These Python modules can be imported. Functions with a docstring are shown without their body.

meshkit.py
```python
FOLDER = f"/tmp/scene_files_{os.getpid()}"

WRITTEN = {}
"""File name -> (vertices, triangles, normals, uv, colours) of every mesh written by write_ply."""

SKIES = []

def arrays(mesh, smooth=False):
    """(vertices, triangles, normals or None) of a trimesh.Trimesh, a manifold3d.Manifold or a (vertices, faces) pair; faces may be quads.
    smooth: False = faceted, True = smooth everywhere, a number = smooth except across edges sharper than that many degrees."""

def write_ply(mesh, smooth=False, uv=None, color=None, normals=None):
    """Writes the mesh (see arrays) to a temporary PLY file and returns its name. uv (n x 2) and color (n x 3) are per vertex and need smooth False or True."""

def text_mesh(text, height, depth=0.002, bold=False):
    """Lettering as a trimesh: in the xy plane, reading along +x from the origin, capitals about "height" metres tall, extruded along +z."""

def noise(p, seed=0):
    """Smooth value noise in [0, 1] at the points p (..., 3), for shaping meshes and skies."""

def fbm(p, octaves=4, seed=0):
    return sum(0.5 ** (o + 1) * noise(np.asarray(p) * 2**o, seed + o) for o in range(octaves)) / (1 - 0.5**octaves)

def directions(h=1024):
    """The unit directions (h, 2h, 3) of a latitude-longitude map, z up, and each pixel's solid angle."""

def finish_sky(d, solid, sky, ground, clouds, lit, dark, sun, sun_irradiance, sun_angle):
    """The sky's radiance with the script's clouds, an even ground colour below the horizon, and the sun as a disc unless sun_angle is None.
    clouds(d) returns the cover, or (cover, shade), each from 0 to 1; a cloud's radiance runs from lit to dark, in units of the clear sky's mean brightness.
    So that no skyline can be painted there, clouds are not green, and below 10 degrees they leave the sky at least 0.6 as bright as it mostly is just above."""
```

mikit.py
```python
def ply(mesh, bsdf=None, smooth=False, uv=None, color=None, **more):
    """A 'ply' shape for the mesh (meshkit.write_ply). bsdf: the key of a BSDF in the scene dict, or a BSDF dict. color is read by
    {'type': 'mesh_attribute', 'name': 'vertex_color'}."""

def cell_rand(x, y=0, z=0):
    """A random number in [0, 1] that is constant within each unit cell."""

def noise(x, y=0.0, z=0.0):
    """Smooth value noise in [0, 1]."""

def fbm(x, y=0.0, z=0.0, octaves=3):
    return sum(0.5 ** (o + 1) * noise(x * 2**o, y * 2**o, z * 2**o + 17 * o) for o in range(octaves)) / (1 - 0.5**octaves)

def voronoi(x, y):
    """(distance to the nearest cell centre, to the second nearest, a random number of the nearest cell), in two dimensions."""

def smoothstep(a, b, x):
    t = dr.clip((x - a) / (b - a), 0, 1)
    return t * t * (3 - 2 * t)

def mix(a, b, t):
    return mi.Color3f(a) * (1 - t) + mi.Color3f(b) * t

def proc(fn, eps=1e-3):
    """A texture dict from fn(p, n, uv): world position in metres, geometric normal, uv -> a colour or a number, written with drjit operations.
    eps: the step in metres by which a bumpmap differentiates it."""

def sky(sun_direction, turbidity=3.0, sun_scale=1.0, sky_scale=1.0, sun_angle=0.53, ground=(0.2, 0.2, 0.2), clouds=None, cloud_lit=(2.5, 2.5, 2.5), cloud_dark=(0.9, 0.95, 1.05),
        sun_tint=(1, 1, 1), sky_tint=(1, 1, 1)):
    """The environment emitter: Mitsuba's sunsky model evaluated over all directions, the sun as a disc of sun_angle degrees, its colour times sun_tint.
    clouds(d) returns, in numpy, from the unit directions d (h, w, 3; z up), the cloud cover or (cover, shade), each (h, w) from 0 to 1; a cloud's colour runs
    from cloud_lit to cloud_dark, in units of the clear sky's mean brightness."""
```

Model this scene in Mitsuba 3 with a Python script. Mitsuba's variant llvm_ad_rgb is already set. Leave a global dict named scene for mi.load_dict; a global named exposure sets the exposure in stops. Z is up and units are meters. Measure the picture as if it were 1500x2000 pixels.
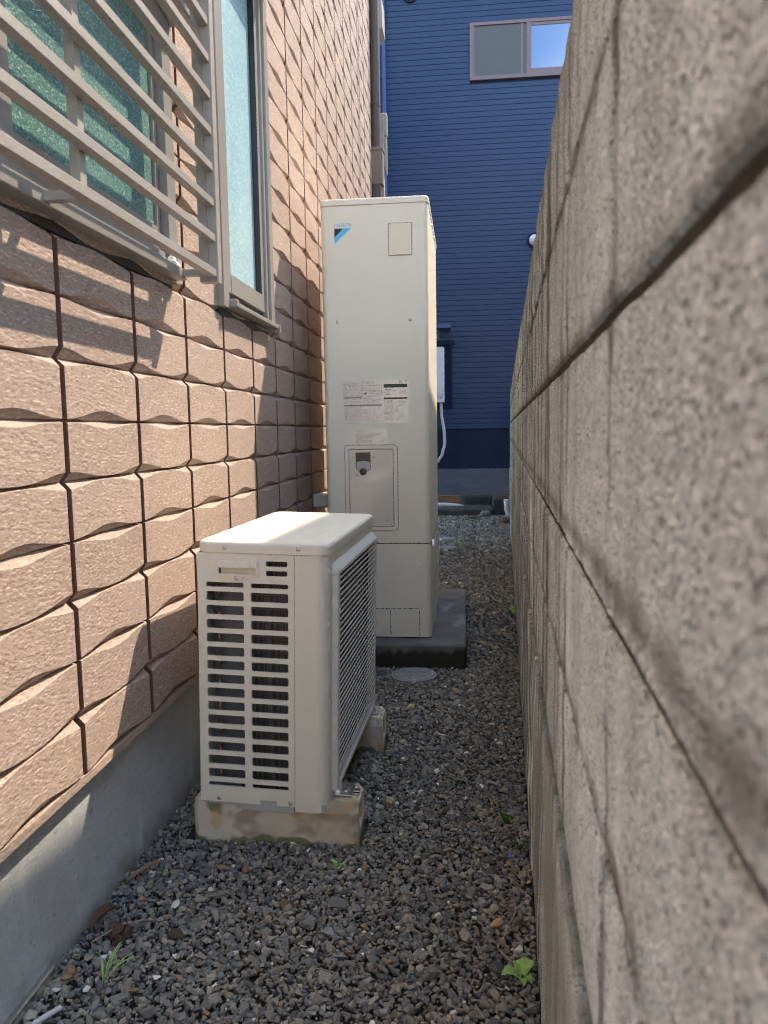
import math
import numpy as np
import trimesh
import shapely.geometry as sg
import shapely.affinity as sa
from shapely.ops import unary_union
import drjit as dr
import mitsuba as mi
import mikit
import meshkit
from mikit import noise, fbm, cell_rand, smoothstep, mix, proc

T = mi.ScalarTransform4f
scene, labels = {}, {}
CAM = 1.15                                  # lens height above the gravel

# ------------------------------------------------------------------ camera, sky, exposure
YAW, PITCH, ROLL = -0.107, -0.105, -0.0154


def camera_axes():
    cy, sy, cp, sp = math.cos(YAW), math.sin(YAW), math.cos(PITCH), math.sin(PITCH)
    fwd = np.array([sy * cp, cy * cp, sp])
    right = np.array([cy, -sy, 0.0])
    up = np.cross(right, fwd)
    c, s = math.cos(ROLL), math.sin(ROLL)
    return c * right + s * up, -s * right + c * up, fwd


RIGHT, UP, FWD = camera_axes()
EYE = np.array([0, 0, CAM])
scene['camera'] = {'type': 'thinlens', 'fov': 53.13, 'fov_axis': 'x', 'aperture_radius': 0.0016, 'focus_distance': 2.7,
                   'near_clip': 0.01, 'far_clip': 300.0,
                   'to_world': T().look_at(origin=EYE.tolist(), target=(EYE + FWD).tolist(), up=UP.tolist())}
SUN = (1.0, 1.1, 1.75)


def cumulus(d):
    """Scattered fair-weather clouds: (cover, shade) per direction."""
    q = np.stack([d[..., 0] / (d[..., 2] + 0.22), d[..., 1] / (d[..., 2] + 0.22), np.zeros_like(d[..., 0])], -1)
    n = meshkit.fbm(q * 1.15 + 3.7, 5, 2)
    t = np.clip((n - 0.47) / 0.12, 0, 1)
    return 0.85 * t * t * (3 - 2 * t), np.clip((n - 0.58) / 0.25, 0, 0.5)


scene['sky'] = mikit.sky(SUN, turbidity=3, sun_scale=0.30, sky_scale=1.12, sun_tint=(0.99, 1.0, 1.02), sky_tint=(1.12, 1.0, 0.88), clouds=cumulus, cloud_lit=(2.0, 2.0, 1.95))
exposure = 4.30


# ------------------------------------------------------------------ materials
def rgb(*c):
    return {'type': 'rgb', 'value': list(c)}


def principled(color, rough=0.5, spec=0.5, metal=0.0, **more):
    base = color if isinstance(color, dict) else rgb(*color)
    return {'type': 'principled', 'base_color': base, 'roughness': rough, 'specular': spec, 'metallic': metal, **more}


def bumped(bsdf, fn, scale, eps=1e-3):
    return {'type': 'bumpmap', 'arbitrary': proc(fn, eps), 'scale': scale, 'nested': bsdf}


def mat(name, bsdf):
    scene[name] = {'type': 'twosided', 'bsdf': bsdf}
    return name


def tile_color(p, n, uv):
    f = fbm(p.x * 30, p.y * 9, p.z * 9)
    g = noise(p.x * 240, p.y * 130, p.z * 240)
    fleck = smoothstep(0.66, 0.80, noise(p.x * 200, p.y * 80 + 0.2 * p.z * 300, p.z * 250))
    dark = smoothstep(0.66, 0.82, noise(p.x * 200 + 9, p.y * 110 + 3, p.z * 190))
    each = cell_rand((p.y + 4) / 0.372, (p.z + 3) / 0.1308, 5)
    c = mix((0.285, 0.215, 0.178), (0.395, 0.308, 0.258), 0.45 * f + 0.2 * g + 0.35 * each)
    c = mix(c, (0.58, 0.47, 0.40), 0.5 * fleck)
    c = mix(c, (0.18, 0.115, 0.09), 0.45 * dark)
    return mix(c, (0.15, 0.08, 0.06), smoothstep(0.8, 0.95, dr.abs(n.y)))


def tile_bump(p, n, uv):
    return noise(p.x * 190, p.y * 110, p.z * 190) + 0.4 * noise(p.x * 330, p.y * 260, p.z * 330)


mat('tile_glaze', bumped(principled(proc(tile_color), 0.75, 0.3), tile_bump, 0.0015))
mat('tile_groove', principled((0.13, 0.068, 0.05), 0.85, 0.2))


def render_color(p, n, uv):
    g = noise(p.x * 160, p.y * 160, p.z * 160)
    streak = smoothstep(0.62, 0.9, fbm(p.y * 22, p.z * 1.2))
    low = smoothstep(0.55, 0.8, fbm(p.y * 7, p.z * 9))
    c = mix((0.335, 0.365, 0.385), (0.43, 0.46, 0.475), g)
    c = mix(c, (0.62, 0.63, 0.62), 0.5 * streak)
    c = mix(c, (0.30, 0.30, 0.29), 0.35 * low)
    pin = smoothstep(0.90, 0.95, noise(p.y * 90 + 4, p.z * 90, 2.0))
    c = mix(c, (0.16, 0.16, 0.16), 0.5 * pin)
    splash = smoothstep(0.10, 0.0, p.z + 0.09 * fbm(p.y * 18, p.z * 18) - 0.03)
    return mix(c, (0.17, 0.155, 0.13), 0.75 * splash)


def render_bump(p, n, uv):
    return noise(p.x * 110, p.y * 120, p.z * 150) + 0.6 * noise(p.x * 260, p.y * 260, p.z * 260)


mat('foundation_render', bumped(principled(proc(render_color), 0.85, 0.25), render_bump, 0.0016))


def block_color(p, n, uv):
    along = p.y + 0.05 * p.x
    grain = noise(along * 430, p.x * 430, p.z * 430)
    grain2 = noise(along * 300 + 3, p.x * 300 + 7, p.z * 300)
    cloud = fbm(along * 6, p.z * 6)
    fine = fbm(along * 34, p.z * 1.3)
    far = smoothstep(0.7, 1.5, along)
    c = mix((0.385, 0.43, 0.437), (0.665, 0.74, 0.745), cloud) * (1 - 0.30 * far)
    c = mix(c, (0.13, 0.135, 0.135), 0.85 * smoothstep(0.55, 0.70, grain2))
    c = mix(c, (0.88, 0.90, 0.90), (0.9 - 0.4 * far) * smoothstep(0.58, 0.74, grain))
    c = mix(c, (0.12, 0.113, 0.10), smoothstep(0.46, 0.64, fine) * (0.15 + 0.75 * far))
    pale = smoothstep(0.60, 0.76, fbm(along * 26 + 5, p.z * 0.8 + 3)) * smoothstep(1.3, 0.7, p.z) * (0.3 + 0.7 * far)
    c = mix(c, (0.88, 0.88, 0.84), 0.9 * pale)
    row = dr.abs(p.z - dr.round((p.z - 0.825) / 0.2075) * 0.2075 - 0.825)
    ragged = 0.035 * fbm(along * 24, p.z * 18) - 0.012
    soot = smoothstep(0.030, 0.0, row + ragged) * smoothstep(0.45, 0.6, p.z)
    c = mix(c, (0.09, 0.083, 0.068), 0.72 * soot)
    post = dr.abs(along - dr.round((along - 0.595) / 0.4085) * 0.4085 - 0.595)
    drip = smoothstep(0.030, 0.012, post + 0.020 * noise(along * 90, p.z * 9)) * smoothstep(0.10, 0.4, noise(p.z * 7, 3.0 + dr.floor(along)))
    c = mix(c, (0.085, 0.08, 0.07), 0.8 * drip)
    algae = smoothstep(0.25, 0.55, fbm(along * 5, p.z * 3 + 3)) * smoothstep(0.80, 0.42, p.z)
    c = mix(c, (0.20, 0.198, 0.16), 0.75 * algae * (1 - 0.75 * pale))
    top = smoothstep(1.52, 1.64, p.z + 0.14 * (fine - 0.5))
    return mix(c, (0.24, 0.23, 0.18), 0.6 * top)


def block_bump(p, n, uv):
    along = p.y + 0.05 * p.x
    return noise(along * 170, p.x * 170, p.z * 170) + 0.5 * noise(along * 380, p.x * 380, p.z * 380)


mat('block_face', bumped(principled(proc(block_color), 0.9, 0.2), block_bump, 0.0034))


def mortar_color(p, n, uv):
    f = fbm(p.y * 40, p.x * 40, p.z * 40)
    return mix((0.025, 0.022, 0.018), (0.085, 0.076, 0.06), f)


mat('mortar_joint', bumped(principled(proc(mortar_color), 0.95, 0.1), lambda p, n, uv: noise(p.y * 160, p.x * 160, p.z * 160), 0.003))


def paint_color(p, n, uv):
    return mix((0.70, 0.672, 0.562), (0.725, 0.697, 0.587), fbm(p.x * 4, p.y * 4, p.z * 3)) * (0.97 + 0.05 * noise(p.x * 800, p.y * 800, p.z * 800))


mat('cream_paint', bumped(principled(proc(paint_color), 0.42, 0.35), lambda p, n, uv: noise(p.x * 420, p.y * 420, p.z * 420) + 3 * noise(p.x * 14, p.y * 14, p.z * 14), 0.00016))
mat('seam_soft', principled((0.30, 0.275, 0.235), 0.6, 0.3))
mat('cream_gloss', principled((0.70, 0.65, 0.56), 0.22, 0.4))
mat('clear_cover', principled((0.64, 0.60, 0.51), 0.06, 0.5))
mat('grey_plastic', principled((0.40, 0.40, 0.385), 0.45, 0.5))
mat('seam_dark', principled((0.03, 0.028, 0.026), 0.7, 0.3))
mat('guard_sky_grey', principled((0.57, 0.555, 0.52), 0.3, 0.5))  # the cream paint again, greyed to put the sky tint into its colour
mat('fin_dark', principled(proc(lambda p, n, uv: mix((0.035, 0.033, 0.032), (0.15, 0.135, 0.12), smoothstep(0.35, 0.7, noise(p.x * 500, p.y * 40)) * (0.55 + 0.45 * smoothstep(0.3, 0.9, noise(p.z * 90))))), 0.5, 0.4))
mat('fin_grey', principled((0.13, 0.14, 0.15), 0.35, 0.5, 0.3))
mat('copper', principled((0.72, 0.36, 0.22), 0.25, 0.5, 1.0))
mat('zinc', principled((0.70, 0.72, 0.75), 0.22, 0.5, 1.0))
mat('screw_metal', principled((0.50, 0.49, 0.47), 0.35, 0.5, 0.9))
mat('mirror_tint', principled((0.075, 0.058, 0.06), 0.08, 0.4))
mat('hatch_beige', principled((0.69, 0.655, 0.52), 0.4, 0.4))
mat('black_plastic', principled((0.012, 0.012, 0.013), 0.3, 0.5))
mat('print_ink', principled((0.06, 0.06, 0.06), 0.6, 0.3))
mat('print_grey', principled((0.27, 0.265, 0.255), 0.6, 0.3))
mat('label_film', principled((0.66, 0.635, 0.58), 0.24, 0.6, 0.15))
mat('logo_cyan', principled((0.03, 0.36, 0.66), 0.4, 0.5))
mat('logo_light', principled((0.07, 0.48, 0.74), 0.4, 0.5))
mat('logo_black', principled((0.012, 0.013, 0.016), 0.4, 0.5))


def pedestal_color(p, n, uv):
    f = fbm(p.x * 9, p.y * 9, p.z * 14)
    stain = smoothstep(0.5, 0.72, fbm(p.x * 13 + 4, p.z * 20, p.y * 8))
    ochre = smoothstep(0.6, 0.78, fbm(p.x * 17 + 8, p.z * 17, p.y * 9))
    moss = smoothstep(0.70, 0.82, fbm(p.x * 14 + 1, p.z * 9, p.y * 10) + 0.30 * smoothstep(0.05, 0.0, p.z) + 0.16 * smoothstep(0.10, 0.02, dr.abs(p.x + 0.40)) * smoothstep(0.07, 0.0, p.z))
    c = mix((0.46, 0.41, 0.32), (0.62, 0.57, 0.47), f)
    c = mix(c, (0.29, 0.23, 0.17), 0.75 * stain)
    c = mix(c, (0.50, 0.35, 0.16), 0.65 * ochre)
    return mix(c, (0.10, 0.125, 0.03), 0.8 * moss)


mat('pedestal_concrete', bumped(principled(proc(pedestal_color), 0.85, 0.25), lambda p, n, uv: noise(p.x * 150, p.y * 150, p.z * 150), 0.0012))


def pad_color(p, n, uv):
    f = fbm(p.x * 10, p.y * 10, p.z * 10)
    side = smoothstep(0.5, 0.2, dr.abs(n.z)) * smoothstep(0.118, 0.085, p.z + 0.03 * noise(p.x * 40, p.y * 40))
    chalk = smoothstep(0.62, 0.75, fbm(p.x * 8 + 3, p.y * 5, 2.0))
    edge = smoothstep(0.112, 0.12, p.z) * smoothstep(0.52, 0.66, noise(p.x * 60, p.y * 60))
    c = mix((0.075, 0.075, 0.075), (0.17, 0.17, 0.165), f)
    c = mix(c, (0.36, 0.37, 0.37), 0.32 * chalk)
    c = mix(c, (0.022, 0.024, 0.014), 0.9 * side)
    return mix(c, (0.45, 0.44, 0.41), 0.35 * edge * smoothstep(0.9, 0.4, dr.abs(n.z)))


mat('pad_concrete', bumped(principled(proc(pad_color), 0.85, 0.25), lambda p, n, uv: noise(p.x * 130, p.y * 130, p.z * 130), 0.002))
mat('drain_plastic', bumped(principled(proc(lambda p, n, uv: mix((0.21, 0.21, 0.215), (0.30, 0.30, 0.305), fbm(p.x * 60, p.y * 60))), 0.6, 0.4), lambda p, n, uv: noise(p.x * 200, p.y * 200), 0.0006))
mat('stone_mix', principled({'type': 'mesh_attribute', 'name': 'vertex_color'}, 0.72, 0.35))
mat('earth', principled(proc(lambda p, n, uv: mix((0.035, 0.031, 0.026), (0.075, 0.066, 0.055), fbm(p.x * 14, p.y * 14))), 0.95, 0.1))


def alu_color(p, n, uv):
    brush = noise(p.x * 900, p.y * 900, p.z * 6)
    return mix((0.235, 0.222, 0.207), (0.275, 0.262, 0.245), 0.5 * brush + 0.5 * fbm(p.x * 8, p.y * 8, p.z * 8))


mat('frame_metal', principled(proc(alu_color), 0.38, 0.5, 0.25))
mat('frame_shadow', principled((0.05, 0.047, 0.045), 0.6, 0.3))  # near-black frame parts; also colours the shade strips under the sills


def grille_color(p, n, uv):
    dirt = smoothstep(0.62, 0.74, noise(p.x * 260, p.y * 110, p.z * 260)) * smoothstep(0.35, 0.6, fbm(p.y * 11, p.z * 8, p.x * 40))
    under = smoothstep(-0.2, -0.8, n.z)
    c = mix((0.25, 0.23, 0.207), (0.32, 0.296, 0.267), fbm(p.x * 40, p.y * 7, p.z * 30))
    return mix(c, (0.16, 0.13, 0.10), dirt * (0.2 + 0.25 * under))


mat('grille_metal', principled(proc(grille_color), 0.42, 0.5, 0.15))


def frost_color(p, n, uv):
    g = noise(p.y * 330, p.z * 330, p.x * 50)
    big = fbm(p.y * 4.5, p.z * 3.5)
    c = mix((0.055, 0.125, 0.115), (0.135, 0.255, 0.23), 0.6 * big + 0.4 * g)
    c = mix(c, (0.42, 0.57, 0.53), 0.35 * smoothstep(0.64, 0.84, noise(p.y * 230, p.z * 320, 3.0)))  # pale flecks put the glitter of the glass into its colour
    return mix(c, (0.03, 0.08, 0.08), 0.4 * smoothstep(0.66, 0.8, noise(p.y * 170 + 9, p.z * 230, 7.0)))


def frost_bump(p, n, uv):
    return noise(p.y * 120, p.z * 230) + 0.5 * noise(p.y * 260 + 5, p.z * 260)


mat('frosted_teal', bumped(principled(proc(frost_color), 0.16, 0.6), frost_bump, 0.0011))


def frost2_color(p, n, uv):
    w = 0.6 * noise(p.y * 90, p.z * 230, 2.0) + 0.4 * noise(p.y * 50 + p.z * 160, p.z * 90 - p.y * 40)
    c = mix((0.21, 0.375, 0.435), (0.32, 0.475, 0.53), fbm(p.y * 6, p.z * 2))
    return mix(c, (0.46, 0.62, 0.65), 0.5 * smoothstep(0.40, 0.8, w))


mat('frosted_cyan', bumped(principled(proc(frost2_color), 0.22, 0.6), frost_bump, 0.0010))
mat('plain_glass', principled((0.17, 0.23, 0.33), 0.03, 0.9, 0.75))
mat('net_screen', principled((0.085, 0.088, 0.088), 0.35, 0.4))


def blue_color(p, n, uv):
    g = fbm(p.x * 4, p.z * 40)
    t = cell_rand(dr.floor(p.z / 0.072), 2.0)
    return mix((0.0115, 0.037, 0.097), (0.0145, 0.044, 0.109), 0.6 * g + 0.4 * t)


mat('blue_siding', principled(proc(blue_color), 0.45, 0.4))
mat('blue_dark', principled(proc(lambda p, n, uv: mix((0.004, 0.012, 0.040), (0.008, 0.019, 0.052), fbm(p.x * 5, p.z * 2))), 0.7, 0.3))
mat('blue_trim', principled((0.03, 0.07, 0.19), 0.4, 0.5))
mat('plinth_paint', bumped(principled(proc(lambda p, n, uv: mix((0.085, 0.10, 0.14), (0.12, 0.135, 0.175), fbm(p.x * 8, p.z * 22))), 0.8, 0.3), lambda p, n, uv: noise(p.x * 20, p.z * 50), 0.004))
mat('window_mauve', principled((0.17, 0.12, 0.125), 0.4, 0.5))
mat('heater_white', principled((0.60, 0.63, 0.70), 0.35, 0.5))
mat('pipe_grey', principled((0.50, 0.50, 0.53), 0.45, 0.5))
mat('downpipe_brown', principled((0.10, 0.082, 0.072), 0.6, 0.25))
mat('collector_tan', principled((0.20, 0.165, 0.13), 0.6, 0.25))
mat('cover_beige', principled((0.30, 0.27, 0.24), 0.6, 0.3))
mat('sealant', principled((0.27, 0.19, 0.185), 0.7, 0.3))
mat('white_plastic', principled((0.75, 0.76, 0.76), 0.4, 0.5))
mat('curb_dark', bumped(principled(proc(lambda p, n, uv: mix((0.03, 0.033, 0.033), (0.085, 0.088, 0.082), fbm(p.x * 12, p.y * 12, p.z * 12))), 0.9, 0.2), lambda p, n, uv: noise(p.x * 60, p.y * 60, p.z * 60), 0.006))
mat('old_wood', principled(proc(lambda p, n, uv: mix((0.16, 0.11, 0.06), (0.27, 0.19, 0.10), fbm(p.x * 6, p.z * 60))), 0.85, 0.2))
mat('leaf_bright', {'type': 'principledthin', 'base_color': proc(lambda p, n, uv: mix((0.36, 0.60, 0.17), (0.50, 0.72, 0.28), fbm(p.x * 60, p.y * 60))), 'roughness': 0.45, 'diff_trans': 0.7})
mat('leaf_dark', {'type': 'principledthin', 'base_color': rgb(0.07, 0.16, 0.03), 'roughness': 0.5, 'diff_trans': 0.6})
mat('dry_leaf', principled(proc(lambda p, n, uv: mix((0.13, 0.075, 0.04), (0.30, 0.20, 0.12), fbm(p.x * 60, p.y * 60))), 0.7, 0.3))
mat('dark_leaf', principled((0.085, 0.05, 0.035), 0.7, 0.3))
mat('dry_stem', principled((0.36, 0.25, 0.16), 0.7, 0.3))
mat('blue_scrap', principled((0.05, 0.22, 0.62), 0.4, 0.5))
mat('added_paving_concrete', principled((0.52, 0.51, 0.49), 0.9, 0.2))
mat('added_rear_wall', principled((0.74, 0.72, 0.68), 0.9, 0.2))
mat('neighbour_wall', principled((0.50, 0.48, 0.44), 0.85, 0.2))
mat('roof_dark', principled((0.06, 0.06, 0.065), 0.7, 0.3))
# 'twosided' only takes one-sheet leaves nested the other way round
for k in ('leaf_bright', 'leaf_dark'):
    scene[k] = scene[k]['bsdf']

# ------------------------------------------------------------------ helpers


def numbered(key):
    if key not in scene and key not in labels:
        return key
    k = 1
    while f'{key}_{k:03d}' in scene or f'{key}_{k:03d}' in labels:
        k += 1
    return f'{key}_{k:03d}'


def thing(name, label, category, group=None):
    key = numbered(name)
    labels[key] = {'label': label, 'category': category}
    if group:
        labels[key]['group'] = group
    return key


def part(parent, name, mesh, m, smooth=False, to=None, label=None, kind=None, **more):
    key = numbered(f'{parent}__{name}' if parent else name)
    d = mikit.ply(mesh, m, smooth=smooth, **more)
    if to is not None:
        d['to_world'] = to
    scene[key] = d
    if label or kind:
        labels[key] = {**({'label': label} if label else {}), **({'kind': kind} if kind else {})}
    return key


def copy_part(parent, name, source, to):
    key = numbered(f'{parent}__{name}')
    scene[key] = {**scene[source], 'to_world': to}
    return key


def single(name, label, category, mesh, m, smooth=False, group=None, **more):
    key = thing(name, label, category, group)
    scene[key] = mikit.ply(mesh, m, smooth=smooth, **more)
    return key


def box(x0, x1, y0, y1, z0, z1):
    b = trimesh.creation.box((x1 - x0, y1 - y0, z1 - z0))
    b.apply_translation(((x0 + x1) / 2, (y0 + y1) / 2, (z0 + z1) / 2))
    return b


def cat(*ms):
    return trimesh.util.concatenate([m for m in ms])


def hull(pts):
    return trimesh.convex.convex_hull(np.asarray(pts, float))


def cbox(x0, x1, y0, y1, z0, z1, c=0.003):
    """A box with chamfered edges."""
    pts = []
    for sx in (0, 1):
        for sy in (0, 1):
            for sz in (0, 1):
                X, Y, Z = (x0, x1)[sx], (y0, y1)[sy], (z0, z1)[sz]
                dx, dy, dz = (c, -c)[sx], (c, -c)[sy], (c, -c)[sz]
                pts += [(X, Y + dy, Z + dz), (X + dx, Y, Z + dz), (X + dx, Y + dy, Z)]
    return hull(pts)


def rbox(x0, x1, y0, y1, z0, z1, R=0.03, et=0.01, eb=0.0, n=7):
    """An upright box with rounded vertical corners of radius R and rounded top and bottom edges."""
    pts = []
    levels = []
    for k in range(5 if eb else 1):
        a = math.pi / 2 * k / 4 if eb else math.pi / 2
        levels.append((z0 + eb * (1 - math.sin(a)), eb * (1 - math.cos(a)) if eb else 0))
    for k in range(5 if et else 1):
        a = math.pi / 2 * k / 4 if et else 0
        levels.append((z1 - et + et * math.sin(a), et * (1 - math.cos(a))))
    for z, ins in levels:
        r = max(R - ins, 0.0005)
        for cx, cy, a0 in ((x1 - R, y1 - R, 0), (x0 + R, y1 - R, 90), (x0 + R, y0 + R, 180), (x1 - R, y0 + R, 270)):
            for k in range(n):
                a = math.radians(a0 + 90 * k / (n - 1))
                pts.append((cx + r * math.cos(a), cy + r * math.sin(a), z))
    return hull(pts)


def tube(path, r, n=8, closed_ends=True):
    path = np.asarray(path, float)
    rr = np.broadcast_to(np.asarray(r, float), (len(path),))
    t = np.gradient(path, axis=0)
    t /= np.linalg.norm(t, axis=1, keepdims=True) + 1e-12
    ref = np.array([0.3, 0.2, 0.93]) if abs(t[0] @ [0.3, 0.2, 0.93]) < 0.9 else np.array([1.0, 0, 0])
    V, F = [], []
    for i, (p, d) in enumerate(zip(path, t)):
        a = np.cross(d, ref)
        a /= np.linalg.norm(a)
        b = np.cross(d, a)
        for k in range(n):
            q = 2 * math.pi * k / n
            V.append(p + rr[i] * (a * math.cos(q) + b * math.sin(q)))
    for i in range(len(path) - 1):
        for k in range(n):
            F.append((i * n + k, i * n + (k + 1) % n, (i + 1) * n + (k + 1) % n))
            F.append((i * n + k, (i + 1) * n + (k + 1) % n, (i + 1) * n + k))
    if closed_ends:
        c0, c1 = len(V), len(V) + 1
        V += [path[0], path[-1]]
        for k in range(n):
            F.append((c0, (k + 1) % n, k))
            m = (len(path) - 1) * n
            F.append((c1, m + k, m + (k + 1) % n))
    return trimesh.Trimesh(np.array(V), np.array(F), process=False)


def extrude(poly, h):
    return cat(*[trimesh.creation.extrude_polygon(g, h, engine='earcut') for g in getattr(poly, 'geoms', [poly])])


def wallplate(poly, y0, y1):
    """A polygon in (x, z), extruded from y0 to y1."""
    m = extrude(poly, y1 - y0)
    v = m.vertices.copy()
    m = trimesh.Trimesh(np.stack([v[:, 0], y1 - v[:, 2], v[:, 1]], 1), m.faces, process=False)
    return m


def sideplate(poly, x0, x1):
    """A polygon in (y, z), extruded from x0 to x1."""
    m = extrude(poly, x1 - x0)
    v = m.vertices.copy()
    return trimesh.Trimesh(np.stack([x0 + v[:, 2], v[:, 0], v[:, 1]], 1), m.faces, process=False)


def rrect(x0, y0, x1, y1, r):
    return sg.box(x0 + r, y0 + r, x1 - r, y1 - r).buffer(r, quad_segs=5)


def screw(x, y, z, r=0.0065, axis='y'):
    """A domed screw head on a face that looks towards -y (or +x)."""
    prof = [(0.0, 0.0), (r, 0.0), (r, 0.0012), (r * 0.75, 0.0030), (r * 0.3, 0.0038), (0.0, 0.0039)]
    m = trimesh.creation.revolve(np.array(prof), sections=14)
    v = m.vertices
    if axis == 'y':
        w = np.stack([v[:, 0] + x, -v[:, 2] + y, v[:, 1] + z], 1)
    else:
        w = np.stack([v[:, 2] + x, v[:, 0] + y, v[:, 1] + z], 1)
    return trimesh.Trimesh(w, m.faces, process=False)


def rough(mesh, amp, freq, seed=0):
    v = np.array(mesh.vertices)
    d = np.stack([meshkit.noise(v * freq + 11.3 * k, seed + k) - 0.5 for k in range(3)], 1)
    mesh.vertices = v + 2 * amp * d
    return mesh


def subbox(x0, x1, y0, y1, z0, z1, step, amp, freq, seed=0, c=0.004):
    b = cbox(x0, x1, y0, y1, z0, z1, c)
    v, f = trimesh.remesh.subdivide_to_size(b.vertices, b.faces, step)
    m = trimesh.Trimesh(v, f)
    m.merge_vertices()
    return rough(m, amp, freq, seed)


def project(p):
    q = np.asarray(p, float) - EYE
    d = np.maximum(q @ FWD, 1e-6)
    return 750 + 1500 * (q @ RIGHT) / d, 1000 - 1500 * (q @ UP) / d, q @ FWD


# ------------------------------------------------------------------ ground
g = trimesh.creation.box((80, 80, 0.2))
g.apply_translation((0, 10, -0.112))
scene['ground'] = mikit.ply(g, 'earth')
scene['added_paving'] = mikit.ply(box(-12, 12, -9.0, 0.2, -0.03, 0.0), 'added_paving_concrete')  # unseen pale sheet, added to bounce sunlight onto the front faces
labels['added_paving'] = {'label': 'added pale concrete paving behind the viewer for bounce light', 'kind': 'structure'}
labels['ground'] = {'label': 'dark bare soil under the gravel of the alley', 'kind': 'structure'}

# ------------------------------------------------------------------ the tiled house on the left
HOUSE = thing('tiled_house', 'house clad in brown square wavy-edged tiles on grey rendered base', 'house')
XG, XF = -0.864, -0.845                     # groove bottom, tile face
Y0, TW, TH = 1.56, 0.372, 0.1308
Z0 = CAM + 0.033
YEND = Y0 + TW * 17
ZBOT = Z0 - 6 * TH
ZTOP = Z0 + 41 * TH
YA = Y0 - 18 * TW
W1 = (0.62, 2.235, CAM + 0.452, CAM + 1.17)   # louvred window: y0, y1, z0, z1
W2 = (2.615, 3.315, CAM + 0.44, CAM + 1.86)   # tall narrow window

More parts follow.
